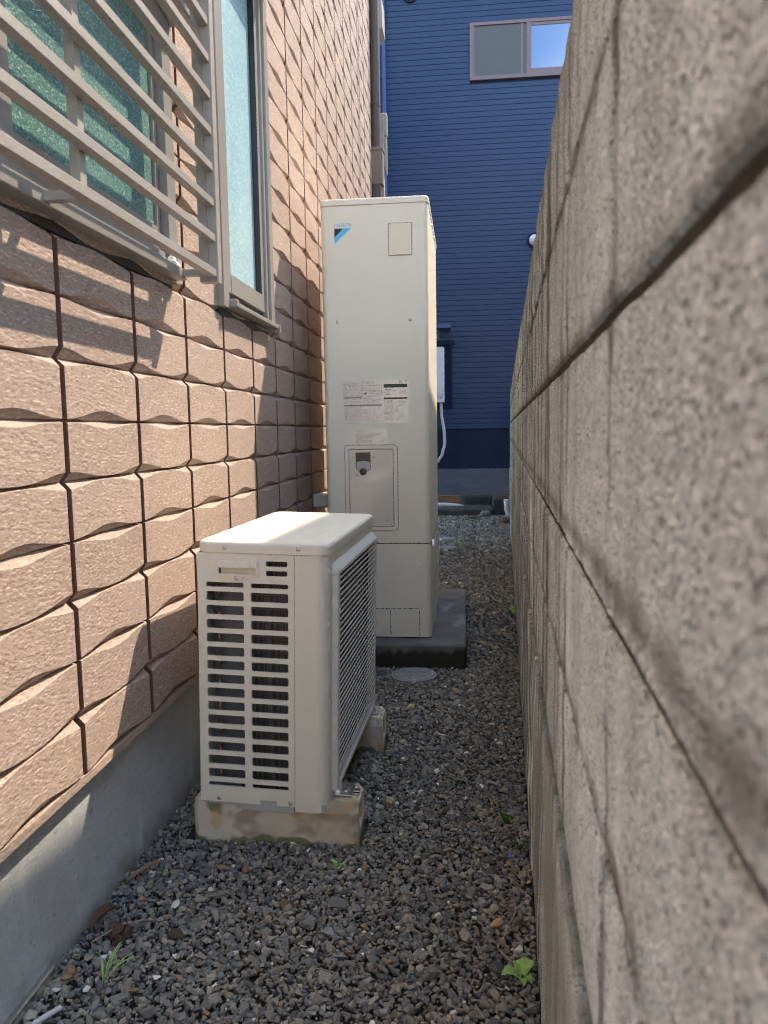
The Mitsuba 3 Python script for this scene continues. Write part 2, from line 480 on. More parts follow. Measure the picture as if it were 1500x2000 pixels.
holes = [sg.box(w[0], w[2], w[1], w[3]) for w in (W1, W2)]
wall_poly = sg.box(YA, ZBOT, YEND, ZTOP).difference(unary_union(holes))
WALL = part(HOUSE, 'wall', cat(sideplate(wall_poly, XG - 0.16, XG), box(-6, XG - 0.16, YEND - 0.2, YEND, ZBOT, ZTOP), box(-6, XG - 0.16, YA, YA + 0.2, ZBOT, ZTOP)), 'tile_groove')
part(HOUSE, 'room_lining', cat(box(-3.0, -2.9, YA + 0.25, YEND - 0.25, ZBOT, ZTOP - 0.1)), 'frame_shadow')
part(HOUSE, 'roof', cat(box(-6.2, XG + 0.22, YA - 0.3, YEND + 0.25, ZTOP, ZTOP + 0.16), box(-6.0, XG + 0.1, YA - 0.2, YEND + 0.15, ZTOP + 0.16, ZTOP + 0.5)), 'roof_dark')
fnd = sideplate(sg.box(YA, -0.1, YEND, ZBOT + 0.02), XG - 0.2, -0.885)
part(HOUSE, 'foundation', fnd, 'foundation_render')
# thin drip strip under the lowest tiles
part(HOUSE, 'drip_strip', sideplate(sg.box(YA, ZBOT - 0.022, YEND, ZBOT - 0.002), -0.885, -0.847), 'tile_glaze')

rng = np.random.default_rng(4)
NU = 10


def tile_mesh(y0, y1, z0, z1, row, clip, seed):
    r = np.random.default_rng(seed)
    ua, ub = clip[0], clip[1]
    ys = np.linspace(max(y0, ua), min(y1, ub), NU + 1)
    u = (ys - y0) / (y1 - y0)
    ph = (math.pi if row % 2 else 0.0)

    def wave(k, ph2):
        a = 0.5 + 0.5 * np.cos(2 * math.pi * u + ph2 + 0.25 * math.sin(3.1 * seed))
        return a ** 1.4

    low = 0.0035 + (0.0165 + 0.004 * r.random()) * wave(0, ph)            # lower bevel
    up = 0.0042 + (0.0120 + 0.003 * r.random()) * wave(1, ph + math.pi)   # upper bevel
    zc = lambda z: np.clip(z, clip[2], clip[3])
    one = np.ones_like(ys)
    rows = [(XG * one, zc(z0 * one)), (XG * one + 0.003, zc(z0 + 0.0012 * one)), (XF * one, zc(z0 + low)),
            (XF * one, zc(z1 - up)), (XG * one + 0.003, zc(z1 - 0.0012 * one)), (XG * one, zc(z1 * one))]
    V = np.concatenate([np.stack([x, ys, z], 1) for x, z in rows])
    n = NU + 1
    F = []
    for a in range(5):
        for k in range(NU):
            i = a * n + k
            F += [(i, i + 1, i + n + 1), (i, i + n + 1, i + n)]
    # the two upright edges
    m = len(V)
    for e in (0, NU):
        idx = [a * n + e for a in range(6)]
        V = np.concatenate([V, [[XG - 0.001, ys[e], clip_z] for clip_z in (V[idx[0], 2], V[idx[5], 2])]])
        c0, c1 = len(V) - 2, len(V) - 1
        poly = [c0] + idx + [c1]
        for k in range(1, len(poly) - 1):
            t = (poly[0], poly[k], poly[k + 1])
            F.append(t if e == NU else t[::-1])
    return trimesh.Trimesh(V, np.array(F), process=False)


def rect_minus(r, hs):
    """Rectangles (y0, y1, z0, z1) that cover r without the holes."""
    out = [r]
    for h in hs:
        nxt = []
        for a in out:
            if h[0] >= a[1] or h[1] <= a[0] or h[2] >= a[3] or h[3] <= a[2]:
                nxt.append(a)
                continue
            if h[0] > a[0]:
                nxt.append((a[0], h[0], a[2], a[3]))
            if h[1] < a[1]:
                nxt.append((h[1], a[1], a[2], a[3]))
            ya, yb = max(a[0], h[0]), min(a[1], h[1])
            if h[2] > a[2]:
                nxt.append((ya, yb, a[2], h[2]))
            if h[3] < a[3]:
                nxt.append((ya, yb, h[3], a[3]))
        out = nxt
    return [a for a in out if a[1] - a[0] > 0.012 and a[3] - a[2] > 0.006]


def in_frame_area(c, sy, sz):
    x, y, d = project(c)
    if d < 0.3:
        return 0.0
    if x < -40 or x > 1540 or y < -60 or y > 2060:
        return 0.0
    return sy * sz / d ** 3


tiles = []
for c in range(-18, 17):
    for r in range(-41, 6):
        y0, y1 = Y0 + TW * c, Y0 + TW * (c + 1)
        z1, z0 = Z0 - TH * r, Z0 - TH * (r + 1)
        g0 = 0.0205
        for clip in rect_minus((y0 + g0 / 2, y1 - g0 / 2, z0, z1), [W1, W2]):
            cen = (XF, (clip[0] + clip[1]) / 2, (clip[2] + clip[3]) / 2)
            tiles.append((in_frame_area(cen, clip[1] - clip[0], clip[3] - clip[2]), y0, y1, z0, z1, r, clip, c * 97 + r))
tiles.sort(key=lambda t: -t[0])
rest = []
for k, (area, y0, y1, z0, z1, r, clip, seed) in enumerate(tiles):
    m = tile_mesh(y0, y1, z0, z1, r, clip, seed + 5000)
    if k < 298 and area > 0:
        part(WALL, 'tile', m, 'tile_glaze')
    else:
        rest.append(m)
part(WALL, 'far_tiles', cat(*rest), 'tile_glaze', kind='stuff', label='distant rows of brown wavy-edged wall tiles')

# sealant joint in the wall panels, near the far end
part(WALL, 'sealant_joint', box(XF - 0.012, XF + 0.003, 6.47, 6.495, ZBOT, ZTOP), 'sealant')

# ---- louvred window
WIN = f'{HOUSE}__window'
y0, y1, z0, z1 = W1
FR = -0.838
part(WIN, 'frame', cat(box(XG - 0.03, FR, y1 - 0.05, y1 + 0.012, z0 - 0.012, z1), box(XG - 0.03, FR, y0, y0 + 0.05, z0, z1),
                       box(XG - 0.03, FR + 0.004, y0, y1 - 0.05, z1 - 0.05, z1)), 'frame_metal')
part(WIN, 'hood', cat(cbox(XG - 0.02, -0.772, y0 - 0.1, y1 + 0.05, z1 + 0.002, z1 + 0.115, 0.004)), 'frame_metal')
part(WIN, 'sill', cat(cbox(XG - 0.03, -0.806, y0, y1 - 0.005, z0 - 0.006, z0 + 0.022, 0.002), box(XG - 0.03, -0.84, y0, y1 - 0.066, z0 + 0.022, z0 + 0.045)), 'frame_metal')
part(WIN, 'sill_track', box(XG - 0.02, -0.846, y0 + 0.03, y1 - 0.066, z0 + 0.045, z0 + 0.062), 'frame_metal')
part(WIN, 'sill_shade', box(XG, -0.848, y0, y1 - 0.02, z0 - 0.03, z0 - 0.008), 'frame_shadow')  # dark strip painted in for the shade below the sill
XP = -0.868
part(WIN, 'pane', box(XP - 0.006, XP, 1.45, 2.150, z0 + 0.128, z1 - 0.055), 'frosted_teal')
part(WIN, 'pane', box(XP - 0.04, XP - 0.034, y0 + 0.05, 1.42, z0 + 0.1, z1 - 0.055), 'frosted_teal')
part(WIN, 'sash', cat(box(XP - 0.018, XP + 0.012, 1.385, 1.45, z0 + 0.062, z1 - 0.05), box(XP - 0.018, XP + 0.008, 2.156, 2.176, z0 + 0.062, z1 - 0.05),
                      box(XP - 0.018, XP + 0.010, 1.45, 2.156, z0 + 0.064, z0 + 0.128)), 'frame_metal')
part(WIN, 'glazing_bead', box(XP + 0.0105, XP + 0.0135, 1.45, 2.156, z0 + 0.09, z0 + 0.0925), 'frame_shadow')
part(WIN, 'gap_seal', box(XP - 0.03, XP - 0.006, 2.150, 2.19, z0 + 0.05, z1 - 0.05), 'black_plastic')
part(WIN, 'latch', cat(cbox(-0.845, -0.812, 2.15, 2.195, z0 + 0.024, z0 + 0.036), cbox(-0.84, -0.82, 2.165, 2.185, z0 + 0.036, z0 + 0.05)), 'white_plastic')
# the fixed slats in front of it
GR = f'{HOUSE}__window_grille'
YPOST = 2.19
sl = part(GR, 'slat', cbox(-0.7275, -0.7045, 0.70, YPOST - 0.001, CAM + 0.444, CAM + 0.466, 0.0015), 'grille_metal')
for k in range(1, 10):
    copy_part(GR, 'slat', sl, T().translate([0, 0, 0.0968 * k]))
part(GR, 'post', cat(box(-0.7545, -0.7285, YPOST, YPOST + 0.034, CAM + 0.432, CAM + 1.33), box(-0.7275, -0.7005, YPOST + 0.001, YPOST + 0.034, CAM + 0.432, CAM + 1.33)), 'grille_metal')
part(GR, 'post', box(-0.7485, -0.7285, 1.455, 1.480, CAM + 0.447, CAM + 1.33), 'grille_metal')
part(GR, 'post', box(-0.7485, -0.7285, 0.72, 0.745, CAM + 0.447, CAM + 1.33), 'grille_metal')
for yb, zb in ((2.192, 0.452), (2.192, 1.215), (1.458, 0.452), (1.458, 1.215)):
    part(GR, 'bracket', cat(box(-0.85, -0.7546 if yb > 2 else -0.7486, yb, yb + 0.022, CAM + zb, CAM + zb + 0.003), box(-0.85, -0.7546 if yb > 2 else -0.7486, yb, yb + 0.003, CAM + zb + 0.003, CAM + zb + 0.018)), 'grille_metal')

# ---- tall narrow window
TALL = f'{HOUSE}__tall_window'
y0, y1, z0, z1 = W2
part(TALL, 'frame', cat(box(XG - 0.05, -0.818, y0, y0 + 0.058, z0 - 0.004, z1), box(XG - 0.05, -0.828, y0 + 0.058, y0 + 0.088, z0 + 0.03, z1),
                        box(XG - 0.05, -0.816, y1 - 0.055, y1, z0 - 0.004, z1), box(XG - 0.05, -0.826, y1 - 0.085, y1 - 0.058, z0 + 0.03, z1),
                        box(XG - 0.05, -0.818, y0 + 0.058, y1 - 0.055, z1 - 0.06, z1)), 'frame_metal')
part(TALL, 'sash', cat(box(XG - 0.02, -0.836, y0 + 0.088, y0 + 0.142, z0 + 0.062, z1 - 0.06), box(XG - 0.02, -0.836, y1 - 0.128, y1 - 0.086, z0 + 0.062, z1 - 0.06),
                       box(XG - 0.02, -0.834, y0 + 0.142, y1 - 0.128, z0 + 0.062, z0 + 0.128)), 'frame_metal')
part(TALL, 'pane', box(-0.866, -0.860, y0 + 0.142, y1 - 0.128, z0 + 0.128, z1 - 0.06), 'frosted_cyan')
part(TALL, 'jamb_shade', box(-0.864, -0.8365, y1 - 0.134, y1 - 0.1285, z0 + 0.129, z1 - 0.06), 'black_plastic')  # black strip painted in for the frame shadow along the glass
part(TALL, 'track', box(XG - 0.05, -0.845, y0 + 0.09, y1 - 0.06, z0 + 0.02, z0 + 0.06), 'frame_shadow')
part(TALL, 'sill', cat(cbox(XG, -0.797, y0 + 0.065, y1 + 0.008, z0 + 0.004, z0 + 0.02, 0.0015), cbox(-0.82, -0.793, y0 + 0.064, y0 + 0.092, z0 + 0.002, z0 + 0.028, 0.002), cbox(-0.82, -0.793, y1 - 0.012, y1 + 0.010, z0 - 0.014, z0 + 0.022, 0.002)), 'frame_metal')
part(TALL, 'sill_shade', box(XG, -0.846, y0 + 0.03, y1 - 0.01, z0 - 0.028, z0 + 0.003), 'frame_shadow')  # dark strip standing in for the shadow of the tall sill
part(TALL, 'hood', cbox(XG, -0.70, y0 - 0.03, y1 + 0.03, z1 + 0.002, z1 + 0.06, 0.004), 'frame_metal')

# ---- rainwater pipe at the far corner, its leaf box, and the trunking round the corner
DP = f'{HOUSE}__downpipe'
part(DP, 'pipe', tube([(-0.803, 7.3, z) for z in (CAM + 2.56, 4.0, 5.2, ZTOP - 0.1)], 0.042, 20), 'downpipe_brown', smooth=40)
part(DP, 'leaf_box', cat(rbox(-0.865, -0.735, 7.25, 7.37, CAM + 2.545, CAM + 2.575, 0.012, 0.004), rbox(-0.858, -0.742, 7.255, 7.365, CAM + 2.25, CAM + 2.545, 0.012, 0.004)), 'collector_tan', smooth=35)
part(DP, 'lower_pipe', rbox(-0.84, -0.762, 7.26, 7.34, 0.0, CAM + 2.25, 0.01, 0.002), 'downpipe_brown', smooth=35)
for zz in (2.95, 5.0):
    part(DP, 'clamp', cat(tube([(-0.803, 7.3, CAM + zz + d) for d in (-0.012, 0.012)], 0.046, 20), box(-0.86, -0.80, 7.24, 7.246, CAM + zz - 0.004, CAM + zz + 0.004)), 'downpipe_brown', smooth=40)
tc = part(HOUSE, 'trunking', rbox(-0.845, -0.765, 7.965, 8.03, CAM + 2.93, CAM + 3.15, 0.015, 0.02), 'cover_beige', smooth=35)
part(HOUSE, 'trunking', hull([(-0.842, 7.97, CAM + 2.925), (-0.772, 7.97, CAM + 2.925), (-0.842, 8.02, CAM + 2.925), (-0.772, 8.02, CAM + 2.925), (-0.842, 7.97, CAM + 2.75), (-0.772, 7.97, CAM + 2.56), (-0.842, 8.02, CAM + 2.75), (-0.772, 8.02, CAM + 2.56)]), 'cover_beige')
part(HOUSE, 'bracket_plate', box(XG - 0.1, -0.80, 7.93, 8.02, CAM + 2.0, CAM + 3.1), 'cover_beige')
part(HOUSE, 'vent_hood', hull([(-0.84, 7.6, CAM + 4.15), (-0.77, 7.62, CAM + 4.05), (-0.84, 7.9, CAM + 4.15), (-0.77, 7.88, CAM + 4.05), (-0.84, 7.6, CAM + 3.72), (-0.765, 7.62, CAM + 3.78), (-0.84, 7.9, CAM + 3.72), (-0.765, 7.88, CAM + 3.78)]), 'cover_beige')

# ------------------------------------------------------------------ neighbour's house behind the block wall (outside the picture; its eave shades the alley)
NB = thing('neighbour_house', 'pale house with dark eave standing behind the concrete block wall', 'house')
TN = T().rotate([0, 0, 1], -math.degrees(math.atan(0.06)))
EX, EZ = 1.5 - 0.06 * 3.9, CAM + 3.24
part(NB, 'wall', box(EX + 0.55, EX + 7, 1.2, 8.6, 0, EZ + 0.1), 'neighbour_wall', to=TN)
roof = hull([(EX, 0.8, EZ - 0.02), (EX, 9, EZ - 0.02), (EX, 0.8, EZ + 0.1), (EX, 9, EZ + 0.1), (EX + 3.8, 0.8, EZ + 1.25), (EX + 3.8, 9, EZ + 1.25), (EX + 7.6, 0.8, EZ - 0.02), (EX + 7.6, 9, EZ - 0.02)])
part(NB, 'roof', roof, 'roof_dark', to=TN)

# unseen pale house, added behind the viewer to bounce light into the alley
RH = thing('added_rear_house', 'unseen pale house added behind the viewer to bounce light', 'house')
part(RH, 'wall', box(-9, 7, -14.5, -9.0, 0, 5.6), 'added_rear_wall')
part(RH, 'roof', box(-9.5, 7.5, -15, -8.6, 5.6, 5.8), 'roof_dark')

# ------------------------------------------------------------------ concrete block wall on the right
BW = thing('block_wall', 'weathered grey concrete block wall with dark streaks along the alley', 'wall')
WA, WB = 0.078, 0.0492
TWALL = T().translate([WA, 0, 0]).rotate([0, 0, 1], -math.degrees(math.atan(WB)))
COURSES = [CAM - 0.53, CAM - 0.335, CAM - 0.146, CAM + 0.083, CAM + 0.300, CAM + 0.497]
BL = 0.408
k0 = 0
TRUE = 0.595
for ci in range(5):
    zb, zt = COURSES[ci] + 0.005, COURSES[ci + 1] - 0.005
    if ci == 4:
        zt += 0.004
    for k in range(k0, 26):
        ya, yb = TRUE + BL * (k - 1) + 0.0024, TRUE + BL * k - 0.0024
        off = 0.0009 * math.sin(k * 5.3 + ci * 2.1)
        step = 0.035 if k < 9 else 0.1
        m = subbox(off, 0.12, ya, yb, zb, zt, step, 0.0016 if ci < 4 else 0.0024, 28.0, seed=ci, c=0.0035)
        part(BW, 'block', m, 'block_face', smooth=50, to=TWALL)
ywa, ywb = TRUE + BL * (k0 - 1), TRUE + BL * 25
part(BW, 'mortar', box(0.0046, 0.115, ywa, ywb, COURSES[0], COURSES[5] - 0.012), 'mortar_joint', to=TWALL)
fv, ff = trimesh.remesh.subdivide_to_size(*(lambda b: (b.vertices, b.faces))(cbox(-0.007, 0.16, ywa, ywb, -0.1, COURSES[0] - 0.004, 0.003)), 0.12)
ft = trimesh.Trimesh(fv, ff)
ft.merge_vertices()
rough(ft, 0.004, 9.0, 3)
part(BW, 'footing', ft, 'block_face', smooth=50, to=TWALL)

# ------------------------------------------------------------------ blue house across the end of the alley
BH = thing('blue_house', 'tall house with blue horizontal siding closing the far end of the alley', 'house')
YB = 11.3
SC = YB / 11.0
zb0 = CAM + 0.013 * SC
BWALL = part(BH, 'wall', box(-3.5, 5.0, YB + 0.012, YB + 8, -0.2, CAM + 6.3 * SC), 'blue_dark')
BP = 0.0712 * SC
wx0, wx1, wz0, wz1 = 0.075 * SC, 1.72 * SC, CAM + 4.68 * SC, CAM + 5.41 * SC
hx0, hx1, hz0, hz1 = -0.95 * SC, -0.185 * SC, CAM + 0.30 * SC, CAM + 1.19 * SC
nb = 0
zz = zb0
while zz < CAM + 6.25 * SC:
    a, b = zz + 0.0018, zz + BP - 0.0018
    if nb == 0:
        a, b = zz, zz + BP - 0.0018
    spans = [(-1.3 * SC, 3.2)]
    for (x0_, x1_, z0_, z1_) in ((wx0, wx1, wz0, wz1), (hx0, hx1, hz0, hz1)):
        if a < z1_ and b > z0_:
            spans = [s for q in spans for s in ((q[0], min(q[1], x0_)), (max(q[0], x1_), q[1])) if s[1] - s[0] > 0.02]
    for s in spans:
        part(BWALL, 'board', cbox(s[0], s[1], YB - 0.004 - (0.01 if nb == 0 else 0), YB + 0.011, a, b, 0.0025), 'blue_siding')
    zz += BP
    nb += 1
part(BH, 'roof', cat(box(-3.9, 5.4, YB - 0.45, YB + 8.4, CAM + 6.3 * SC, CAM + 6.3 * SC + 0.15)), 'roof_dark')
part(BH, 'corner_trim', box(-1.34 * SC, -1.302 * SC, YB - 0.02, YB + 0.012, zb0, CAM + 6.2 * SC), 'blue_trim')
part(BH, 'rain_pipe', tube([(-1.085 * SC, YB - 0.06, z) for z in (zb0, CAM + 3, CAM + 6.2)], 0.03, 12), 'blue_trim', smooth=40)
part(BH, 'base', box(-3.5, 5.0, YB - 0.0, YB + 0.012, CAM - 0.56 * SC, zb0 - 0.01), 'blue_dark')
pl = box(-3.5, 5.0, YB - 0.05, YB + 0.01, -0.1, CAM - 0.553 * SC)
pv, pf = trimesh.remesh.subdivide_to_size(pl.vertices, pl.faces, 0.25)
part(BH, 'plinth', rough(trimesh.Trimesh(pv, pf), 0.004, 4.0), 'plinth_paint')
part(BH, 'outlet_box', cat(cbox(0.585 * SC, 0.635 * SC, YB - 0.075, YB - 0.05, CAM - 0.645 * SC, CAM - 0.59 * SC), cbox(0.6 * SC, 0.62 * SC, YB - 0.08, YB - 0.05, CAM - 0.585 * SC, CAM - 0.565 * SC)), 'plinth_paint')
BWIN = f'{BH}__window'
mid = 0.835 * SC
part(BWIN, 'frame', cat(box(wx0, wx1, YB - 0.035, YB + 0.01, wz0, wz0 + 0.05), box(wx0, wx1, YB - 0.035, YB + 0.01, wz1 - 0.04, wz1), box(wx0, wx0 + 0.045, YB - 0.035, YB + 0.01, wz0 + 0.05, wz1 - 0.04), box(wx1 - 0.045, wx1, YB - 0.035, YB + 0.01, wz0 + 0.05, wz1 - 0.04)), 'window_mauve')
part(BWIN, 'sash', cat(box(mid - 0.01, mid + 0.055, YB - 0.03, YB + 0.012, wz0 + 0.05, wz1 - 0.04), box(mid + 0.055, wx1 - 0.045, YB - 0.025, YB + 0.012, wz0 + 0.05, wz0 + 0.11), box(mid + 0.055, wx1 - 0.045, YB - 0.022, YB + 0.012, wz1 - 0.08, wz1 - 0.041)), 'window_mauve')
part(BWIN, 'pane', box(mid + 0.055, wx1 - 0.045, YB - 0.012, YB - 0.006, wz0 + 0.11, wz1 - 0.08), 'plain_glass')
part(BWIN, 'screen', box(wx0 + 0.045, mid - 0.01, YB - 0.014, YB - 0.008, wz0 + 0.05, wz1 - 0.04), 'net_screen')
part(BWIN, 'screen_stile', box(wx0 + 0.046, wx0 + 0.066, YB - 0.022, YB - 0.0142, wz0 + 0.05, wz1 - 0.04), 'window_mauve')
part(BWIN, 'screen_stile', box(mid - 0.085, mid - 0.055, YB - 0.022, YB - 0.0142, wz0 + 0.05, wz1 - 0.04), 'window_mauve')


def vent_cap(x, z):
    prof = np.array([(0.0, 0.0), (0.075, 0.0), (0.075, 0.03), (0.06, 0.06), (0.03, 0.075), (0.0, 0.08)])
    m = trimesh.creation.revolve(prof, sections=20)
    v = m.vertices
    part(BH, 'vent_cap', trimesh.Trimesh(np.stack([v[:, 0] + x, YB - 0.02 - v[:, 2], v[:, 1] + z], 1), m.faces, process=False), 'heater_white', smooth=40)
    ring = trimesh.creation.annulus(0.072, 0.105, 0.03)
    v = ring.vertices
    part(BH, 'vent_collar', trimesh.Trimesh(np.stack([v[:, 0] + x, YB - 0.02 + v[:, 2], v[:, 1] + z], 1), ring.faces, process=False), 'blue_dark')


vent_cap(0.945 * SC, CAM + 2.56 * SC)
vent_cap(-0.72 * SC, CAM + 5.83 * SC)
# recess with the water heater, little canopy above
part(BH, 'recess_frame', cat(box(hx0, hx1 + 0.04, YB - 0.03, YB + 0.011, hz1, hz1 + 0.06), box(hx1 - 0.03, hx1, YB - 0.03, YB + 0.011, hz0, hz1), box(hx0, hx1 - 0.03, YB - 0.02, YB + 0.011, hz0, hz0 + 0.03)), 'blue_dark')
part(BH, 'canopy', cat(box(-0.95 * SC, -0.2 * SC, YB - 0.2, YB - 0.003, CAM + 1.40 * SC, CAM + 1.455 * SC), box(-0.40 * SC, -0.36 * SC, YB - 0.08, YB - 0.003, CAM + 1.25 * SC, CAM + 1.40 * SC)), 'blue_trim')
HT = thing('wall_heater', 'pale gas water heater box mounted on the blue house wall behind the tank', 'water heater')
part(HT, 'case', rbox(-0.75 * SC, -0.295 * SC, YB - 0.14, YB + 0.008, CAM + 0.385 * SC, CAM + 1.15 * SC, 0.02, 0.015, 0.01), 'heater_white', smooth=35)
for k in range(3):
    for q in range(3):
        xx = -0.325 * SC - 0.03 * q
        part(HT, 'air_hole', cbox(xx - 0.007, xx + 0.007, YB - 0.1425, YB - 0.139, CAM + 0.44 * SC + 0.025 * k, CAM + 0.44 * SC + 0.025 * k + 0.012, 0.001), 'seam_dark')
pp = [(-0.345 * SC, YB - 0.08, CAM + 0.38 * SC), (-0.335 * SC, YB - 0.08, CAM + 0.2), (-0.30 * SC, YB - 0.08, CAM - 0.02), (-0.295 * SC, YB - 0.08, CAM - 0.2), (-0.335 * SC, YB - 0.08, CAM - 0.36), (-0.40 * SC, YB - 0.08, CAM - 0.46)]
part(HT, 'insulated_pipe', tube(pp, 0.022, 10), 'pipe_grey', smooth=40)
part(HT, 'pipe_nut', tube([(-0.345 * SC, YB - 0.08, CAM + 0.30 * SC), (-0.345 * SC, YB - 0.08, CAM + 0.39 * SC)], 0.015, 8), 'screw_metal', smooth=40)

# ------------------------------------------------------------------ kerbs and clutter at the far end
single('low_kerb', 'long low mossy kerb strip at the end of the gravel', 'kerb', subbox(-1.3, 0.36, 10.25, 10.75, -0.1, 0.105, 0.15, 0.012, 6.0, 1, 0.02), 'curb_dark', 40)
single('kerb_stone', 'dark kerb stone lying in front of the blue house base', 'kerb', subbox(-0.05, 0.37, 10.72, 10.98, 0.03, 0.245, 0.1, 0.008, 7.0, 2, 0.03), 'curb_dark', 40)
PLB = thing('planter_edge', 'short concrete planter edge holding gravel beside the block wall', 'planter')
part(PLB, 'side', subbox(0.36, 0.46, 10.3, 11.1, -0.1, 0.225, 0.12, 0.008, 7.0, 3, 0.015), 'curb_dark', 40)
part(PLB, 'front', subbox(0.46, 0.9, 10.3, 10.42, -0.1, 0.215, 0.12, 0.008, 7.0, 4, 0.015), 'curb_dark', 40)
part(PLB, 'fill', box(0.45, 1.2, 10.4, 11.24, -0.1, 0.222), 'earth')
single('pipe_stub', 'short white broken pipe standing against the planter edge', 'pipe', tube([(0.53, 10.26, 0.22), (0.535, 10.27, 0.1), (0.56, 10.25, -0.05)], [0.035, 0.03, 0.022], 10), 'white_plastic', 40)
single('wood_plank', 'ochre wooden board lying behind the low kerb', 'plank', subbox(-0.9, -0.06, 10.85, 10.9, 0.08, 0.235, 0.2, 0.004, 9.0, 5, 0.004), 'old_wood')
single('fallen_pipe', 'pale pipe lying on the low kerb behind the tank', 'pipe', tube([(-1.0, 10.55, 0.13), (-0.3, 10.52, 0.13), (-0.12, 10.5, 0.125), (-0.02, 10.5, 0.12)], [0.03, 0.03, 0.024, 0.006], 10), 'pipe_grey', 40)


def rock(x, y, z, sx, sy, sz, seed):
    m = trimesh.creation.icosphere(subdivisions=2)
    m.vertices = m.vertices * (1 + 0.5 * (meshkit.noise(m.vertices * 1.6 + seed, seed)[:, None] - 0.5))
    m.vertices = m.vertices * [sx, sy, sz]
    m.apply_transform(trimesh.transformations.rotation_matrix(seed * 1.7, [0, 0, 1]))
    m.apply_translation((x, y, z))
    return m


mat('rock_pale', bumped(principled(proc(lambda p, n, uv: mix((0.30, 0.24, 0.16), (0.50, 0.42, 0.31), fbm(p.x * 60, p.y * 60, p.z * 60))), 0.85, 0.2), lambda p, n, uv: noise(p.x * 220, p.y * 220, p.z * 220), 0.002))
mat('rock_red', principled((0.34, 0.13, 0.10), 0.8, 0.3))
mat('rock_orange', principled((0.52, 0.31, 0.17), 0.8, 0.3))
mat('rock_grey', principled((0.20, 0.21, 0.19), 0.85, 0.2))
mat('rock_brown', principled((0.085, 0.066, 0.05), 0.85, 0.2))
single('pale_stone', 'pale tan stone on the gravel right of the near concrete block', 'stone', rock(-0.237, 2.254, 0.012, 0.022, 0.015, 0.012, 3), 'rock_pale', 40)
single('red_chip', 'small red brick chip on the gravel in front of the near concrete block', 'stone', rock(-0.578, 1.848, 0.014, 0.010, 0.008, 0.009, 5), 'rock_red')
single('orange_chip', 'flat orange chip on the gravel by the twig near the block wall', 'stone', rock(0.067, 1.683, 0.014, 0.017, 0.010, 0.008, 6), 'rock_orange')
single('brown_stone', 'large brown stone on the gravel right of the grass tuft', 'stone', rock(-0.663, 1.588, 0.008, 0.022, 0.016, 0.014, 9), 'rock_brown')
single('pale_stone', 'pale flat stone on the gravel between the pad and the block wall', 'stone', rock(0.149, 3.952, 0.014, 0.022, 0.013, 0.01, 11), 'rock_pale', 40)
single('pale_stone', 'small pale stone beside the far half of the concrete pad', 'stone', rock(0.073, 4.689, 0.014, 0.02, 0.014, 0.01, 13), 'rock_pale', 40)
single('grey_rock', 'rounded grey rock in front of the low kerb', 'rock', rock(0.25, 10.15, 0.04, 0.07, 0.05, 0.05, 15), 'rock_grey', 40)
single('brown_rock', 'flat brown rock on the far gravel, the rear of two', 'rock', rock(0.53, 9.55, 0.03, 0.10, 0.07, 0.04, 17), 'rock_brown', 40)
single('brown_rock', 'flat brown rock on the far gravel, the front of two', 'rock', rock(0.60, 9.15, 0.03, 0.09, 0.06, 0.04, 19), 'rock_brown', 40)

# ------------------------------------------------------------------ concrete pad and drain covers
PAD_Z = 0.12
pm = subbox(-0.862, -0.003, 3.622, 4.96, -0.08, PAD_Z, 0.09, 0.003, 14.0, 4, 0.008)
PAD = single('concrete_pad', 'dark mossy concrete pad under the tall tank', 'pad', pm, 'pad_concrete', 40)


def drain(x, y, r, label):
    key = thing('drain_cover', label, 'drain cover', 'round drain covers in the gravel')
    prof = [(0.0, 0.0), (r, 0.0), (r, 0.012), (r - 0.004, 0.016)]
    q = r - 0.012
    while q > 0.016:
        prof += [(q, 0.016), (q - 0.0015, 0.0125), (q - 0.0045, 0.0125), (q - 0.006, 0.016)]
        q -= 0.013
    prof += [(0.0, 0.016)]
    m = trimesh.creation.revolve(np.array(prof), sections=40)
    m.apply_translation((x, y, 0.004))
    part(key, 'lid', m, 'drain_plastic')
    part(key, 'rim', (lambda a: (a.apply_translation((x, y, 0.0)), a)[1])(trimesh.creation.annulus(r + 0.0015, r + 0.012, 0.03, sections=40)), 'drain_plastic')


DR = (-0.246, 3.492, 0.094)
drain(*DR, 'round grey drain cover with concentric rings in front of the concrete pad')
drain(-0.205, 7.42, 0.09, 'round grey drain cover beyond the tank, the nearer of the two')
drain(-0.225, 8.05, 0.09, 'round grey drain cover beyond the tank, the farther of the two')

# ------------------------------------------------------------------ hot water tank
TK = thing('hot_water_tank', 'tall beige hot water tank with warning label standing on the concrete pad', 'water tank')
TX0, TX1, TY0, TY1 = -0.687, -0.172, 3.739, 4.72
ZB, ZS, ZL, ZT = CAM - 1.024, CAM - 0.554, CAM + 1.068, CAM + 1.099
part(TK, 'casing', rbox(TX0, TX1, TY0, TY1, ZS + 0.0025, ZL - 0.002, 0.030, 0.0, 0.0), 'cream_paint', smooth=35)
part(TK, 'lower_panel', rbox(TX0, TX1, TY0, TY1, ZB, ZS - 0.0025, 0.030, 0.0, 0.0), 'cream_paint', smooth=35)
part(TK, 'core', box(TX0 + 0.013, TX1 - 0.013, TY0 + 0.013, TY1 - 0.013, ZB + 0.02, ZT - 0.015), 'seam_dark')
part(TK, 'lid', rbox(TX0 - 0.003, TX1 + 0.004, TY0 - 0.004, TY1 + 0.004, ZL, ZT, 0.032, 0.012, 0.0), 'cream_paint', smooth=35)
